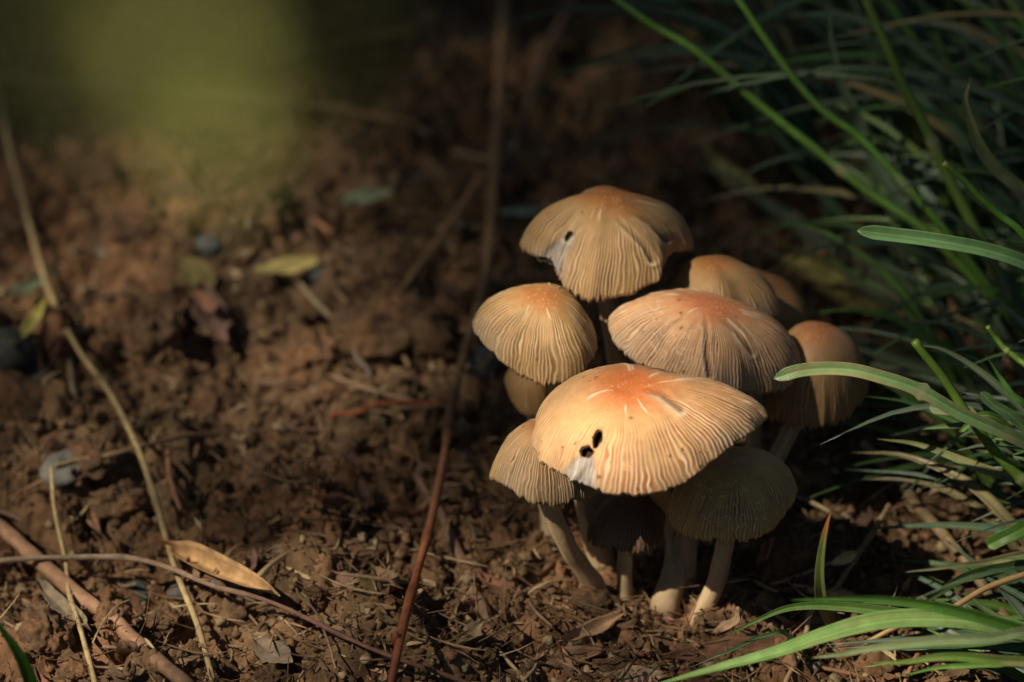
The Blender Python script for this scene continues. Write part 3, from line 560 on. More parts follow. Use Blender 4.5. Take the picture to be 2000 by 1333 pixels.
def scatter(n, xr, yr, seed, dens=None):
    r = np.random.default_rng(seed); out = []
    while len(out) < n:
        x, y = r.uniform(*xr), r.uniform(0, 1); y = yr[0]+(yr[1]-yr[0])*y**1.35
        half = 7.6*(1+.012*y); 
        if abs(x+2.24) > half+.5 or not free_spot(x, y): continue
        if dens is not None and r.uniform() > dens(x, y): continue
        out.append((x, y, r.uniform(0, 1), r.uniform(0, 6.28), r.uniform(-1, 1), r.uniform(-1, 1)))
    return out
for k, (x, y, a, yaw, t1, t2) in enumerate(scatter(190, (-11, 7), (-3.2, 18), 5, lambda x, y: .95 if x < -1 else .35)):
    rad = .07+.2*a**2.2
    tag(link('soil_crumb', CL[k % 10], (x, y, gz(x, y)+rad*.3), (t1, t2, yaw), np.array([rad, rad*(.8+.3*a), rad*.8])), 'loose reddish brown soil crumb lying on the ground', 'soil crumb', 'loose soil crumbs over the ground')
for k, (x, y, a, yaw, t1, t2) in enumerate(scatter(34, (-11, 6), (-3, 16), 6)):
    rad = .05+.09*a*a
    tag(link('gravel_bit', SM[1+k % 4], (x, y, gz(x, y)+rad*.3), (t1, t2, yaw), rad), 'tiny grey or tan stone lying loose on the soil', 'stone', 'tiny stones loose on the soil')
LM = [leaf_mesh('leaf_scrap', 1., .22+.26*(k % 3)/2, [.5, .9, .3, 1.3][k % 4], [.12, .05, .2, .08, .15][k % 5], 400+k, [(.22, .125, .075), (.30, .19, .11), (.19, .11, .08), (.27, .13, .085), (.34, .25, .15), (.17, .10, .06)][k % 6], nu=12, nv=7, ragged=.3, twist=[0, .8, -.6][k % 3], thick=.03) for k in range(18)]
dens_l = lambda x, y: .35+.65*math.exp(-((x+1.8)/3.4)**2)*math.exp(-((y-.5)/6)**2)
for k, (x, y, a, yaw, t1, t2) in enumerate(scatter(270, (-10, 6), (-3.2, 13), 8, dens_l)):
    sz = .25+.6*a**2.2
    tag(link('leaf_scrap', LM[k % 18], (x, y, gz(x, y)+.03+.07*sz), (t1*.6, t2*.5, yaw), sz), 'small curled brown dead leaf scrap in the soil litter', 'leaf scrap', 'dead leaf scraps littering the soil')
def bit_mesh(seed):
    t = np.linspace(0, 1, 10); r = np.random.default_rng(seed); p = np.stack([t-.5, .12*r.uniform(-1, 1)*np.sin(t*3), .06*np.sin(t*3.1)], -1)
    V, F, tt, kk = sweep(p, .035*(1-.3*t), ROUND); c = np.array([[.36, .27, .15], [.26, .17, .10], [.20, .12, .08], [.32, .16, .09]][seed % 4])*(1+.25*noise2(kk*1.7, tt*5, seed))[:, None]
    return make_mesh('straw_bit', V, F, M_STRAW, c)
BM = [bit_mesh(500+k) for k in range(8)]
for k, (x, y, a, yaw, t1, t2) in enumerate(scatter(210, (-10, 6), (-3.2, 15), 9, lambda x, y: .35+.65*math.exp(-((x+2)/4)**2))):
    sz = .35+1.1*a**2
    tag(link('straw_bit', BM[k % 8], (x, y, gz(x, y)+.06), (0, t1*.25, yaw), sz), 'short broken straw bit lying in the soil litter', 'straw', 'broken straw bits in the litter')
# fine crumbs nobody could count
iv, if_ = ico(2); r = np.random.default_rng(12); N = 16000
x = r.uniform(-11, 7.5, N*2); y = -3.4+20*r.uniform(0, 1, N*2)**1.7; ok = np.abs(x+2.24) < 8.2*(1+.012*y); x, y = x[ok][:N], y[ok][:N]; N = len(x)
rad = .014+.085*r.uniform(0, 1, N)**4; z = gh(x, y)+rad*.25
shapes = [iv*(1+.48*fbm3(iv, 1.9, 600+k, 3, .7))[:, None]*np.random.default_rng(k).uniform(.7, 1.2, 3) for k in range(24)]
V = np.concatenate([shapes[k % 24]*rad[k]+np.array([x[k], y[k], z[k]]) for k in range(N)]); F = (if_[None]+(np.arange(N)*len(iv))[:, None, None]).reshape(-1, 3)
pal = np.array([(.18, .11, .06), (.22, .125, .065), (.13, .08, .045), (.28, .21, .125), (.17, .105, .06), (.21, .14, .075)])
c = np.repeat(pal[r.integers(0, 6, N)]*r.uniform(.7, 1.25, N)[:, None], len(iv), 0)
o = tag(link('fine_soil_crumbs', make_mesh('fine_soil_crumbs', V, F, M_CLOD, c)), 'fine brown crumbs of earth covering the ground', 'soil'); o['kind'] = 'stuff'

# shreds of dead leaf and fibre, past counting
N = 8500; x = np.where(r.uniform(0, 1, N*3) < .5, r.normal(-1.6, 4., N*3), r.uniform(-11, 6, N*3)); y = -3.3+17*r.uniform(0, 1, N*3)**1.6; ok = (np.abs(x+2.24) < 8.2*(1+.012*y)); x, y = x[ok][:N], y[ok][:N]; N = len(x)
t = np.linspace(-.5, .5, 6); Ls = .08+.36*r.uniform(0, 1, N)**2; Ws = Ls*r.uniform(.07, .30, N); fibre = r.uniform(0, 1, N) < .33; Ls = np.where(fibre, .3+1.2*r.uniform(0, 1, N)**2, Ls); Ws = np.where(fibre, r.uniform(.014, .035, N), Ws); yaw = r.uniform(0, 6.28, N); pit = r.normal(0, .3, N)*np.where(fibre, .45, 1); cv = r.normal(0, .7, N); rl = r.normal(0, .8, N)
fx = t[None]*Ls[:, None]; fz = cv[:, None]*Ls[:, None]*(t**2)[None]; wv = Ws[:, None]*np.array([.25, .8, 1, .9, .7, .15])[None]/2*(1+.4*r.uniform(-1, 1, (N, 6)))
T_ = np.stack([np.cos(yaw)*np.cos(pit), np.sin(yaw)*np.cos(pit), np.sin(pit)], -1); S_ = unit(np.cross(T_, [0, 0, 1.])); N_ = np.cross(S_, T_); S2 = S_*np.cos(rl)[:, None]+N_*np.sin(rl)[:, None]; N2 = N_*np.cos(rl)[:, None]-S_*np.sin(rl)[:, None]
base = np.stack([x, y, gh(x, y)+.02+.1*Ls], -1)
mid = base[:, None]+fx[..., None]*T_[:, None]+fz[..., None]*N2[:, None]
V = np.stack([mid-wv[..., None]*S2[:, None], mid-.15*wv[..., None]*N2[:, None]*1.5, mid+wv[..., None]*S2[:, None]], 2)
V = np.stack([V, V-N2[:, None, None]*.012], 1)
q = []
for a in range(5):
    for b in range(2): i0 = a*3+b; q += [(i0, i0+3, i0+4, i0+1), (18+i0, 18+i0+1, 18+i0+4, 18+i0+3)]
F = (np.array(q)[None]+(np.arange(N)*36)[:, None, None]).reshape(-1, 4)
pal = np.array([(.25, .16, .09), (.18, .11, .06), (.38, .28, .16), (.13, .08, .045), (.23, .13, .075), (.31, .21, .11)])
c = np.repeat(pal[r.integers(0, 6, N)]*r.uniform(.7, 1.25, N)[:, None], 36, 0)
o = tag(link('fine_leaf_litter', make_mesh('fine_leaf_litter', V.reshape(-1, 3), F, M_LITTER, c)), 'fine shreds of dead leaf and fibre strewn over the soil', 'leaf litter'); o['kind'] = 'stuff'

# ------------------------------------------------------------------ grass
def blade_mesh(name, path3, width, color, seed, base, tip=None, n=60, profile='blade', roll=0., cut=False, up=None, tiplen=.1, node=None, dry=0., view=True, twist=0.):
    """path from the root to the tip; width in cm"""
    path = catmull(path3, n); t = np.linspace(0, 1, n)
    path = path+.02*np.stack([noise2(t*7, 0*t, seed), noise2(t*7, 0*t+3, seed), noise2(t*7, 0*t+7, seed)], -1)
    if profile == 'stem': hw = width/2*(1-.35*t); sec = ROUND; ac = np.zeros(8)
    else:
        hw = width/2*np.clip(.65+1.2*t, 0, 1)*(1 if cut else 1)*(np.clip((1-t)/(.05 if cut else .45), 0, 1)**(.5 if cut else .8)*.98+.02); sec, ac = (BLADE5, BLADE5_AC) if profile == 'fine' else (BLADE, BLADE_AC)
    if node is not None: hw = hw*(1+.45*np.exp(-((t-node)/.012)**2))
    upv = unit(CAM-path.mean(0)) if up is None else np.asarray(up, float)
    V, F, tt, kk = sweep(path, hw, sec, up=upv, roll=roll+twist*(t-.3))
    a = ac[kk]; g = np.array(color)*(1+.09*np.cos(a*7*math.pi)+.24*noise2(a*8, tt*.9, seed+5)+.30*np.exp(-(a/.14)**2)*(profile != 'stem')+.14*noise2(tt*8, a*1.5, seed+2))[:, None]
    g = g+(np.array([.34, .30, .14])-g)*np.clip(dry*sstep(.0, .8, noise2(tt*11, a*2.5, seed+3)+.3*np.abs(a)), 0, .8)[:, None]
    if tip is not None: g = g+(np.array(tip)-g)*sstep(1-tiplen, 1-tiplen*.3, tt)[:, None]
    if node is not None: g = g+(np.array([.42, .40, .24])-g)*(.8*np.exp(-((tt-node)/.012)**2))[:, None]
    return make_mesh(name, V-base, F, M_BLADE, g)
def root_of(p, dx=1.2, dy=.6):
    x, y = p[0]+dx, p[1]+dy; return np.array([x, y, gz(x, y)-.1])
def blade(label, pts, width_px, color, seed, name='grass_shoot', cat='grass', rooted=None, **kw):
    """pts: tip first, (px, py, depth Y); the root is added on the soil beyond the last point"""
    p3 = [atY(a, b, c) for a, b, c in pts]; last = p3[-1]
    rt = root_of(last, *(rooted or (1.2, .6)))
    if last[2] > .7: mid = last*.45+rt*.55; mid[2] = last[2]*.55+rt[2]*.45; p3 = p3+[mid, rt]
    else: p3 = p3+[rt]
    path = np.array(p3[::-1]); b = path[0].copy(); b[2] += .1
    me = blade_mesh(name, path, width_px/134, color, seed, b, **kw)
    return tag(link(name, me, b), label, cat)
G1, G2, G3, G4 = (.085, .19, .035), (.06, .15, .04), (.05, .125, .065), (.11, .22, .05)
STEMK = dict(profile='stem')
blade('long green grass stem with a node arching over the tallest mushroom', [(1180, -20, 7.5), (1270, 45, 7.4), (1350, 92, 7.2), (1470, 195, 7), (1600, 300, 6.6), (1700, 380, 6.2), (1800, 447, 5.8), (1900, 545, 5.4), (2010, 660, 5)], 23, (.12, .25, .04), 1, node=.56, **STEMK)
blade('second long green grass stem running alongside the noded stem', [(1430, -20, 6.5), (1520, 112, 6.3), (1600, 212, 6), (1680, 272, 5.8), (1760, 352, 5.5), (1850, 455, 5.2), (1940, 575, 5), (2010, 665, 4.8)], 22, (.12, .26, .04), 2, node=.55, **STEMK)
blade('yellowish green grass stem with a pale joint far back in the tuft', [(1680, -20, 6.5), (1740, 110, 6.3), (1768, 180, 6.2), (1820, 275, 6), (1880, 400, 5.8), (1960, 560, 5.5), (2020, 690, 5.2)], 28, (.13, .22, .04), 3, node=.62, **STEMK)
blade('blunt tipped green blade hovering alone against the dark shade', [(1675, 452, .6), (1760, 459, .6), (1850, 472, .6), (1930, 488, .6), (2010, 514, .6), (2080, 560, .7)], 27, (.16, .31, .12), 4, cut=True, tip=(.4, .33, .16), tiplen=.02)
blade('bent cut grass blade with bleached edges reaching over the bell shaped cap', [(1508, 741, -.6), (1570, 724, -.6), (1660, 722, -.6), (1735, 741, -.6), (1800, 768, -.6), (1880, 810, -.6), (2010, 870, -.6), (2090, 930, -.5)], 25, (.20, .34, .13), 5, cut=True, node=.56, dry=.9)
blade('straight green stem with a cut top crossing the bent blade', [(1788, 664, .2), (1850, 755, .1), (1900, 825, 0), (1960, 902, -.1), (2015, 965, -.2)], 24, (.13, .25, .03), 6, node=.4, rooted=(.8, .3), **STEMK)
blade('short upright blade with an orange brown tip standing alone in the shade', [(1625, 998, -2.3), (1610, 1050, -2.2), (1603, 1130, -1.9), (1609, 1185, -1.5), (1624, 1216, -1.2), (1645, 1236, -.95)], 27, (.17, .24, .06), 7, tip=(.55, .22, .07), tiplen=.22, rooted=(.35, .1), roll=.5, dry=.5)
blade('narrow arching blade with a sharp tip bending over the litter', [(1410, 1250, -2.0), (1480, 1212, -2.0), (1550, 1186, -1.9), (1650, 1184, -1.8), (1780, 1201, -1.7), (1900, 1225, -1.6), (2010, 1247, -1.5), (2090, 1265, -1.4)], 21, (.14, .27, .065), 8, tip=(.4, .36, .2), tiplen=.04, dry=.3, twist=.7)
blade('broad glossy blade sweeping low over the front litter', [(1230, 1352, -3.9), (1330, 1324, -3.8), (1420, 1300, -3.7), (1520, 1274, -3.6), (1620, 1240, -3.4), (1720, 1216, -3.2), (1850, 1212, -3), (1960, 1226, -2.8), (2080, 1260, -2.6)], 38, (.20, .34, .10), 9, up=(-.2, -.5, .84), tip=(.34, .33, .14), tiplen=.05, dry=.3, twist=-.9, roll=.15)
blade('folded grey green blade with blunt tip below the broad glossy blade', [(1585, 1287, -4.4), (1640, 1277, -4.4), (1720, 1266, -4.3), (1830, 1252, -4.2), (1930, 1246, -4.1), (2040, 1240, -3.9)], 20, (.22, .30, .14), 10, tip=(.45, .33, .15), tiplen=.04, dry=.4)
blade('yellowing blade lying flat below the folded grey green blade', [(1705, 1294, -4.3), (1770, 1291, -4.3), (1860, 1284, -4.2), (1950, 1291, -4.1), (2050, 1302, -3.9)], 19, (.16, .27, .05), 11, dry=.8)
blade('dark green blade out of focus behind the arching narrow blade', [(1545, 1172, -4.2), (1640, 1168, -4.2), (1750, 1172, -4.1), (1850, 1190, -4), (1950, 1218, -3.9), (2060, 1260, -3.8)], 22, (.08, .19, .03), 12, twist=.8)
blade('bright green blade end cut square near the dry straw', [(1930, 1066, -.6), (1965, 1047, -.6), (2010, 1026, -.5), (2080, 1010, -.3)], 28, (.14, .30, .05), 13, cut=True)
blade('tan dry grass straw leaning over the low green blades', [(1690, 1258, -2.0), (1760, 1225, -1.9), (1850, 1190, -1.8), (1930, 1150, -1.6), (2010, 1122, -1.5), (2080, 1110, -1.3)], 15, (.42, .28, .12), 14, name='dry_straw', cat='straw', profile='stem')
blade('dim twisted blade drooping in the shade above the low blades', [(1785, 1190, -.4), (1830, 1160, -.4), (1890, 1128, -.4), (1960, 1113, -.3), (2040, 1100, -.2)], 26, (.08, .14, .04), 15, tip=(.3, .3, .2), twist=1.)
blade('pale edged grass blade under the straight cut stem', [(1715, 858, .8), (1790, 870, .8), (1860, 893, .7), (1930, 920, .6), (2020, 955, .5)], 19, (.18, .22, .09), 16, dry=.9)
blade('green cut stub with a yellow torn end', [(1841, 321, 2.0), (1890, 360, 2), (1950, 420, 2), (2020, 490, 2)], 18, (.10, .24, .03), 17, tip=(.45, .5, .12), tiplen=.03, **STEMK)
blade('grey green blade curling up at its tip', [(1893, 150, 4), (1886, 200, 4), (1905, 270, 4), (1950, 335, 4), (2020, 410, 4)], 26, (.14, .19, .09), 18, dry=.4)
blade('light green leaf sheath ending in a joint beside the bent blade', [(1815, 798, .5), (1850, 800, .5), (1900, 812, .5), (1960, 838, .4), (2030, 870, .4)], 24, (.24, .28, .14), 19, cut=True, dry=.5)
blade('short pale blade pointing away under the leaf sheath', [(1790, 838, .6), (1830, 833, .6), (1880, 830, .6), (1940, 826, .7), (2020, 840, .8)], 16, (.13, .20, .07), 20)
blade('tiny leaf drooping off the straight cut stem', [(1860, 872, .1), (1872, 850, .1), (1888, 832, .1), (1905, 815, .1), (1960, 830, .2)], 14, (.12, .22, .05), 21, rooted=(1.8, .5))
blade('thin arched grey blade above the straight cut stem', [(1790, 672, 1.4), (1840, 680, 1.4), (1890, 708, 1.4), (1940, 745, 1.3), (2000, 800, 1.2), (2050, 860, 1.1)], 15, (.14, .18, .10), 22)
blade('slim green spear of grass beside a bristly joint', [(1928, 697, .9), (1950, 735, .9), (1975, 770, .8), (2010, 805, .8)], 14, (.08, .20, .04), 23)
blade('thick blade with clipped end among the crossing stems', [(1915, 768, .3), (1950, 795, .3), (2000, 832, .3), (2060, 880, .3)], 20, (.12, .22, .08), 24, cut=True)
blade('bright stub with bristly joint in the dark tuft', [(1928, 640, 1.4), (1950, 668, 1.4), (1985, 700, 1.3), (2030, 745, 1.2)], 15, (.16, .28, .04), 25, node=.7, **STEMK)
blade('slender green shoot poking from the bare ground, out of focus', [(-30, 1180, -4.4), (10, 1240, -4.4), (45, 1300, -4.4), (70, 1370, -4.4)], 24, (.06, .16, .02), 26, rooted=(.3, .1))
blade('thin green blade lying on the front litter', [(1345, 1308, -2.0), (1400, 1283, -2), (1450, 1258, -1.9), (1500, 1240, -1.8), (1530, 1234, -1.7)], 9, (.09, .17, .06), 27, rooted=(.5, .2))
blade('dim blade lying along the ground behind the tall mushroom', [(1350, 318, 12), (1420, 345, 11.5), (1500, 400, 11), (1560, 440, 10.5), (1640, 520, 9.5), (1760, 590, 8.5), (1900, 660, 8)], 34, (.17, .21, .13), 28)
blade('wide dark blade rising far back in the grass', [(1790, -30, 9), (1830, 90, 9), (1870, 200, 9), (1910, 330, 8.8), (1960, 470, 8.5), (2040, 640, 8)], 50, (.07, .13, .055), 29)
blade('upright grey blade hanging in the far tuft', [(1618, -30, 8), (1622, 70, 8), (1640, 150, 8), (1665, 210, 8), (1688, 262, 8), (1760, 400, 7.6), (1900, 600, 7)], 26, (.10, .15, .09), 30)
blade('dim blade dipping down behind the two long stems', [(1520, -20, 9.5), (1505, 60, 9.5), (1490, 130, 9.5), (1478, 195, 9.4), (1560, 330, 9.2), (1700, 480, 8.8), (1850, 620, 8.2)], 24, (.07, .12, .06), 31)
blade('broad grey green blade lying flat behind the plain brown cap', [(1470, 470, 9), (1560, 520, 8.8), (1680, 585, 8.4), (1800, 650, 8), (1930, 720, 7.5), (2040, 790, 7)], 36, (.17, .21, .14), 41, dry=.4)
blade('pale grey grass blade drooping just above the yellow leaf', [(1500, 400, 10), (1600, 470, 9.8), (1720, 530, 9.4), (1850, 575, 9), (2020, 640, 8.5)], 32, (.16, .20, .14), 42, dry=.3)
blade('dull straw coloured blade lying behind the bell shaped cap', [(1690, 560, 6), (1770, 590, 6), (1860, 620, 5.8), (1940, 660, 5.5), (2040, 720, 5)], 24, (.30, .26, .14), 43, dry=.9)
blade('grey green blade running out from under the bell shaped cap', [(1640, 640, 5), (1720, 690, 5), (1820, 725, 4.8), (1920, 770, 4.5), (2040, 830, 4)], 36, (.13, .18, .11), 44, dry=.2)
blade('thin green blade crossing low under the bent cut blade', [(1690, 775, 1.6), (1770, 785, 1.6), (1860, 820, 1.5), (1950, 870, 1.4), (2040, 930, 1.2)], 14, (.10, .21, .06), 45)
blade('narrow dry edged blade lying on the dark soil by the tan straw', [(1770, 1120, -.2), (1850, 1105, -.2), (1930, 1098, -.1), (2030, 1080, 0)], 16, (.20, .22, .10), 46, dry=.9)
blade('slim bright blade beside the yellowing flat blade', [(1760, 1318, -3.9), (1850, 1305, -3.8), (1940, 1300, -3.7), (2040, 1285, -3.5)], 15, (.14, .28, .06), 47)
# the tufts at the back: each blade grows from the soil on its own and belongs to its tuft
r = np.random.default_rng(77)
def bg_blade(seed, rt, az, length, lean, hf, color):
    rr = np.random.default_rng(seed); t = np.linspace(0, 1, 7); hor = lean*length*(t**1.5); ver = hf*length*(1-.35*lean)*np.sin(t*(1.25+.75*lean))/1.05
    d = np.array([math.cos(az), math.sin(az), 0]); side = np.array([-d[1], d[0], 0])*rr.uniform(-.12, .12)*length
    return rt+hor[:, None]*d+ver[:, None]*np.array([0, 0, 1])+(t**2)[:, None]*side
def tuft(k, x, y, nb, label, hf=1., lf=None):
    b = np.array([x, y, gz(x, y)]); root = thing('grass_tuft', label, 'grass tuft', b, 'dark grass tufts at the back' if lf is None else 'low grass tufts near the mushrooms')
    for j in range(nb):
        rt = b+np.array([r.normal(0, .5), r.normal(0, .5), -.15]); az = r.normal(math.pi*.93, .6); ln = r.uniform(4, 9.5)*(.45 if y < 1.5 else .6 if y < 7.5 else 1); lean = r.uniform(.35, 1.15)
        gcol = np.array([(.055, .12, .045), (.075, .13, .075), (.05, .11, .03), (.10, .14, .09), (.10, .20, .035), (.20, .17, .08)][r.choice(6, p=[.2, .22, .2, .18, .14, .06])])
        ln = ln if lf is None else r.uniform(.6, 1.15)*lf; p = bg_blade(1000+k*60+j, rt, az, ln, lean, hf, gcol)
        me = blade_mesh('blade', p, r.uniform(.08, .2), gcol, 1000+k*60+j, b, n=20, profile='fine', up=(r.normal(-.2, .3), -.5, .8), dry=.2*(r.uniform() < .4))
        link('blade', me, parent=root)
k = 0
for (x, y, nb) in [(8.2, 3.5, 22), (7.0, 6.0, 24), (8.6, 7.6, 24), (6.3, 8.8, 24), (8, 10.5, 24), (5.4, 11.8, 22), (7.2, 13.4, 24), (9.4, 12.3, 20), (5, 15.5, 18), (8.2, 16.5, 20), (10, 5.4, 20), (7.4, 1.2, 20), (10.2, 9, 20), (3.2, 18.5, 12), (6.3, 19.5, 16), (10, 18, 16), (7.6, -1.2, 16), (5.4, 7.2, 14), (4.4, 9.6, 14), (3.2, 12.4, 12), (5.9, 4.6, 14), (2.2, 15.5, 10), (6.6, 2.8, 16), (7.9, -2.6, 12), (6.4, .2, 8)]:
    tuft(k, x, y, nb, 'tuft of thin dark green grass blades leaning over from the shady grass'); k += 1

for (x, y, nb, hf, lf) in [(6.3, -1.6, 14, .42, 3.6), (6.9, -2.9, 14, .38, 4.2), (5.9, -.4, 10, .4, 2.8), (7.1, .3, 14, .5, 4), (6.9, 2.1, 16, .55, 4.2), (6.2, 3.6, 14, .5, 4), (5.4, 5.6, 12, .45, 4), (6.1, -3.6, 10, .35, 3.2)]:
    tuft(k, x, y, nb, 'low tuft of thin grass blades sprawling over the soil near the mushrooms', hf, lf); k += 1

# ------------------------------------------------------------------ the out-of-focus sprig close to the lens
def near_pt(px, py, d): return CAM+ray(px, py)*d
sp = near_pt(250, 60, 26); sb = np.array([-17., -33., 0.]); sb[2] = gz(sb[0], sb[1])
root = thing('leafy_sprig', 'blurred yellow green leafy sprig hanging in front of the far soil', 'sprig', sb)
pth = [sb-np.array([0, 0, .2]), sb+np.array([.5, .4, 10]), sb+np.array([2, .8, 20]), near_pt(-1100, -350, 16), near_pt(-250, -420, 14.5), near_pt(300, -330, 14), near_pt(330, -120, 14), near_pt(360, 60, 15.5), near_pt(440, 150, 17), near_pt(415, 250, 19)]
V, F, tt, kk = sweep(catmull(pth, 50), .035*(1-.6*np.linspace(0, 1, 50)), ROUND); link('stem', make_mesh('stem', V-sb, F, M_STRAW, np.tile([.2, .25, .06], (len(V), 1))), parent=root)
def sprig_leaf(a, b, W, col, seed):
    d = b-a; L = np.linalg.norm(d); me = leaf_mesh('leaf', L, W, .12, .05, seed, col, mat=M_BLADE, blunt=.8)
    o = link('leaf', me, (a+b)/2-sb, parent=root); X_ = Vector(d/L); Zv = Vector(unit(-WV*.8+np.array([0, 0, .5]))); Yv = Zv.cross(X_).normalized(); Zv = X_.cross(Yv)
    from mathutils import Matrix
    o.rotation_euler = Matrix((X_, Yv, Zv)).transposed().to_euler(); return o
YG = (.34, .36, .06)
for k, (lx, ly, ld, ll, lw, an) in enumerate([(420, 290, 19, .32, .20, 1.2), (455, 190, 17, .30, .17, .7), (380, 120, 15.5, .30, .16, 1.9), (330, -10, 14, .30, .17, 1.3), (270, 60, 13, .28, .12, 2.4), (90, -20, 13, .30, .14, .9), (130, 90, 12.5, .22, .08, 2.2), (560, 60, 13.5, .26, .09, .4), (490, -40, 12.5, .24, .10, 1.6), (300, 210, 14.5, .22, .08, 2.8)]):
    c3 = near_pt(lx, ly, ld); dv = (RV*math.cos(an)-UV*math.sin(an))*ll/2
    sprig_leaf(c3-dv, c3+dv, lw, YG if k < 4 else (.22, .24, .05), k)

# ------------------------------------------------------------------ an added unseen tree, its leaves placed to dapple the light
e1 = unit(np.cross(SUN, [0, 0, 1.])); e2 = np.cross(SUN, e1)
LD = 240.                                                   # how far up the light's way the small leaves hang
spots = [(atY(1075, 850, -1.7), .9, 1.), (atY(1190, 850, -2.2), 1.1, 1.), (atY(1290, 800, -1.2), 1.0, 1.), (atY(1390, 820, -1.0), .7, .9), (atY(1110, 850, -2), .7, 1.),
  (atY(1280, 630, 1.75), 1.0, .95), (atY(1440, 640, 1.8), 1.0, .9), (atY(1030, 640, 1.3), 1.0, .56), (atY(1150, 450, 2.8), 1.05, .52), (atY(1240, 490, 2.6), .8, .4), (atY(1350, 520, 2.6), .5, .4),
  (atY(1020, 930, -.9), .7, .5), (atY(1590, 680, 2.1), .35, .14),
  (near_pt(370, 100, 15.5), 1.2, .9), (ground_pt(100, 1050), 3.0, .52), (ground_pt(120, 1290), 1.8, .55), (ground_pt(600, 1150), 2.6, .44), (ground_pt(350, 750), 2.8, .48), (ground_pt(150, 450), 3.2, .27), (ground_pt(1180, 1250), 1.4, .38), (ground_pt(1000, 1200), 1.5, .3),
  (atY(1700, 1230, -3.0), 1.2, .95), (atY(1880, 1230, -2.8), 1.2, .8), (atY(1520, 1275, -3.6), .9, 1.), (atY(1700, 1278, -4.3), 1.0, .95), (atY(1880, 1270, -4.2), 1.0, .9), (atY(1400, 1305, -3.7), .9, .75), (atY(1612, 1080, -2.1), .9, .9),
  (atY(1570, 728, -.6), 1.0, .95), (atY(1690, 732, -.6), 1.0, .95), (atY(1750, 460, .6), .95, .6), (atY(1880, 478, .6), .8, .5), (atY(1850, 800, .2), .5, .25), (near_pt(335, -20, 15), 1.6, .95), (near_pt(430, 200, 19), 1.1, 1.), (atY(1400, 1120, -.1), .4, .5), (ground_pt(500, 480), 2.6, .26), (ground_pt(850, 250), 4, .06), (atY(1750, 200, 8), 3.2, .16), (atY(1900, 350, 6), 2.6, .18), (ground_pt(1172, 1180), .5, .75), (atY(1600, 300, 6.6), .7, .4), (atY(1750, 410, 6), .7, .4), (atY(1560, 160, 6.2), .6, .3)]
shade = [(ground_pt(1880, 920), 1.5), (ground_pt(1970, 1020), 1.3), (ground_pt(1800, 1040), 1.0), (ground_pt(1680, 880), 1.2), (ground_pt(1560, 760), 1.2), (ground_pt(1640, 985), 1.0), (ground_pt(1760, 960), 1.2)]
SPU = np.array([[p@e1, p@e2] for p, _, _ in spots]); SPR = np.array([s[1] for s in spots]); SPT = np.array([s[2] for s in spots])
def transmit(u, v):
    d = np.hypot(u[:, None]-SPU[None, :, 0], v[:, None]-SPU[None, :, 1])/SPR
    tr_ = (SPT*sstep(1.45, .8, d)).max(1); tr_ = tr_*np.where(tr_ < .6, .5+.9*sstep(-.5, .5, noise2(u/2.6, v/2.6, 3)), 1)
    dk = np.zeros(len(u))
    for p, rr in shade:
        dd = np.hypot(u-p@e1, v-p@e2)/rr; dk = np.maximum(dk, sstep(1.3, .7, dd))
    big = SPT >= .5; tr_ = tr_*(1-.9*dk*(1-sstep(1.1, .85, d[:, big]).max(1)))
    return np.maximum(.03, tr_)
r = np.random.default_rng(5)
lo, hi = SPU.min(0)-10, SPU.max(0)+10; area = np.prod(hi-lo)
la, lb = 1.1, .55; A1 = la*lb*.5*.75; TAU = 3.35; n = int(TAU*area/A1)
u = r.uniform(lo[0], hi[0], n); v = r.uniform(lo[1], hi[1], n); keep = r.uniform(0, 1, n) < -np.log(transmit(u, v))/TAU; u, v = u[keep], v[keep]
def leaves(cen, L, Wd, rr):
    n = len(cen); d = unit(rr.normal(0, 1, (n, 3))); nn = unit(rr.normal(0, .45, (n, 3))+SUN); s_ = unit(np.cross(nn, d)); d = np.cross(s_, nn)
    L = L*rr.uniform(.8, 1.2, n)[:, None]; Wd = Wd*rr.uniform(.8, 1.2, n)[:, None]
    V = np.stack([cen-d*L/2, cen+s_*Wd/2-d*L*.05, cen+d*L/2, cen-s_*Wd/2-d*L*.05], 1).reshape(-1, 3)
    return V, np.arange(n*4).reshape(n, 4)
cen = u[:, None]*e1+v[:, None]*e2+SUN*(LD+r.uniform(-14, 14, len(u)))[:, None]
V1, F1 = leaves(cen, la, lb, r)
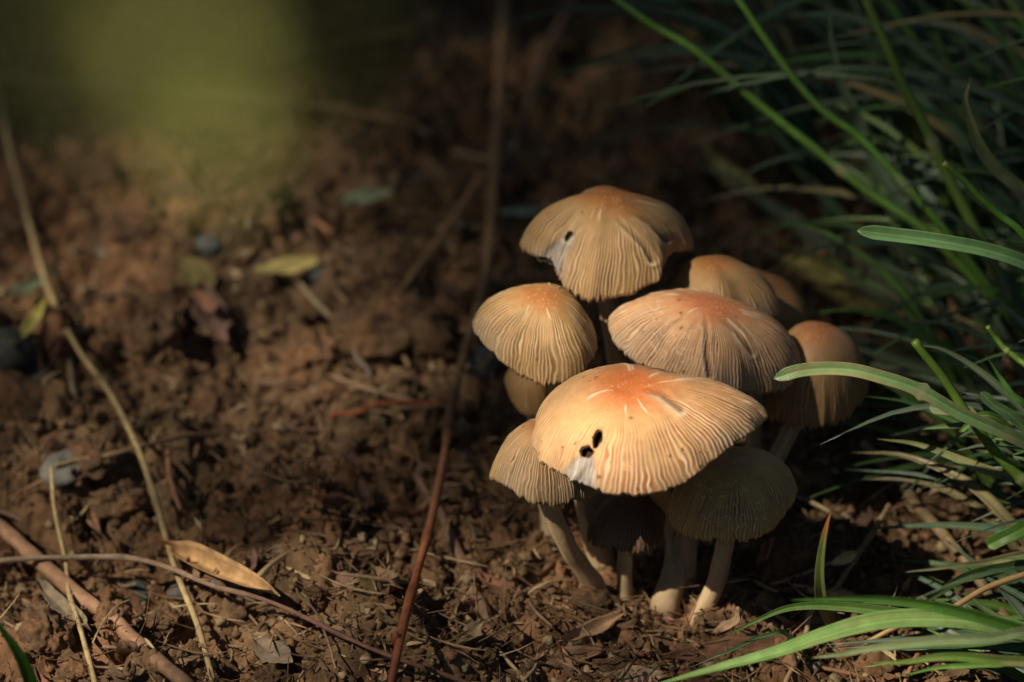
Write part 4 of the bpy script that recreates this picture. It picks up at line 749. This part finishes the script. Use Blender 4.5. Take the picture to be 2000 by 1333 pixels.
# the wider crown
m = 19000; q = unit(r.normal(0, 1, (m, 3)))*(r.uniform(.05, 1, m)**.45)[:, None]*np.array([330, 330, 90]); cc = np.array([-60, 0, 285])+q
uu, vv = cc@e1, cc@e2; out = ((uu < lo[0]+2)|(uu > hi[0]-2)|(vv < lo[1]+2)|(vv > hi[1]-2)) & (cc[:, 2] > 120); cc = cc[out]
V2, F2 = leaves(cc, 11, 5.5, r)
tb = np.array([-235., -120., 0.]); C0 = SUN*LD
tree = thing('gobo_tree', 'added leafy tree outside the view, its gaps placed to dapple sun on the mushrooms', 'tree', tb)
V = np.vstack([V1, V2]); F = np.vstack([F1, F2+len(V1)]); link('crown', make_mesh('crown', V-tb, F, M_CROWN, smooth=False), parent=tree)
tr = catmull([tb-np.array([0, 0, 10]), tb+np.array([4, 6, 60]), tb+np.array([10, 5, 130]), tb+np.array([25, 12, 230]), tb+np.array([60, 20, 280])], 40)
V, F, *_ = sweep(tr, 11*(1-.8*np.linspace(0, 1, 40)), ROUND, up=(0, 1, .1)); link('trunk', make_mesh('trunk', V-tb, F, M_BARK), parent=tree)
for k in range(22):
    a = tr[14+k]; end = C0+np.array([r.uniform(-110, 110), r.uniform(-110, 110), r.uniform(10, 90)])
    lp = catmull([a, a*.6+end*.4+np.array([0, 0, 15]), end], 24); uu, vv = lp@e1, lp@e2
    if ((uu > lo[0]-3) & (uu < hi[0]+3) & (vv > lo[1]-3) & (vv < hi[1]+3)).any(): continue
    V, F, *_ = sweep(lp, 3.2*(1-.85*np.linspace(0, 1, 24)), ROUND, up=(0, 1, .1)); link('limb', make_mesh('limb', V-tb, F, M_BARK), parent=tree)

# ------------------------------------------------------------------ added unseen shrubs round about, put there to close off the low sky
r = np.random.default_rng(9); m = 2600
q = unit(r.normal(0, 1, (m, 3)))*(r.uniform(.1, 1, m)**.35)[:, None]*np.array([85, 85, 85]); q = q*(1+.25*fbm3(q, .03, 4, 2))[:, None]; q[:, 2] = np.abs(q[:, 2]+62)+4
V, F = leaves(q, 13, 7, r); crown_me = make_mesh('crown', V, F, M_CROWN, smooth=False)
V, F, *_ = sweep(catmull([(0, 0, -8), (2, 1, 25), (-2, 3, 55), (3, 0, 95)], 20), 4*(1-.6*np.linspace(0, 1, 20)), ROUND, up=(0, 1, .1)); trunk_me = make_mesh('trunk', V, F, M_BARK)
for k in range(11):
    a = k/11*2*math.pi+.15*math.sin(k*3.7); d = 265+30*math.sin(k*2.3)
    sh = thing('screen_shrub', 'added leafy bush outside the view, placed to close off the low sky', 'screen_shrub', (d*math.cos(a), d*math.sin(a), 0), 'added shrubs around the bare patch')
    sh.rotation_euler = (0, 0, k*1.7); z = .9+.25*math.sin(k*1.9); sh.scale = (z, z, z)
    link('crown', crown_me, parent=sh); link('trunk', trunk_me, parent=sh)
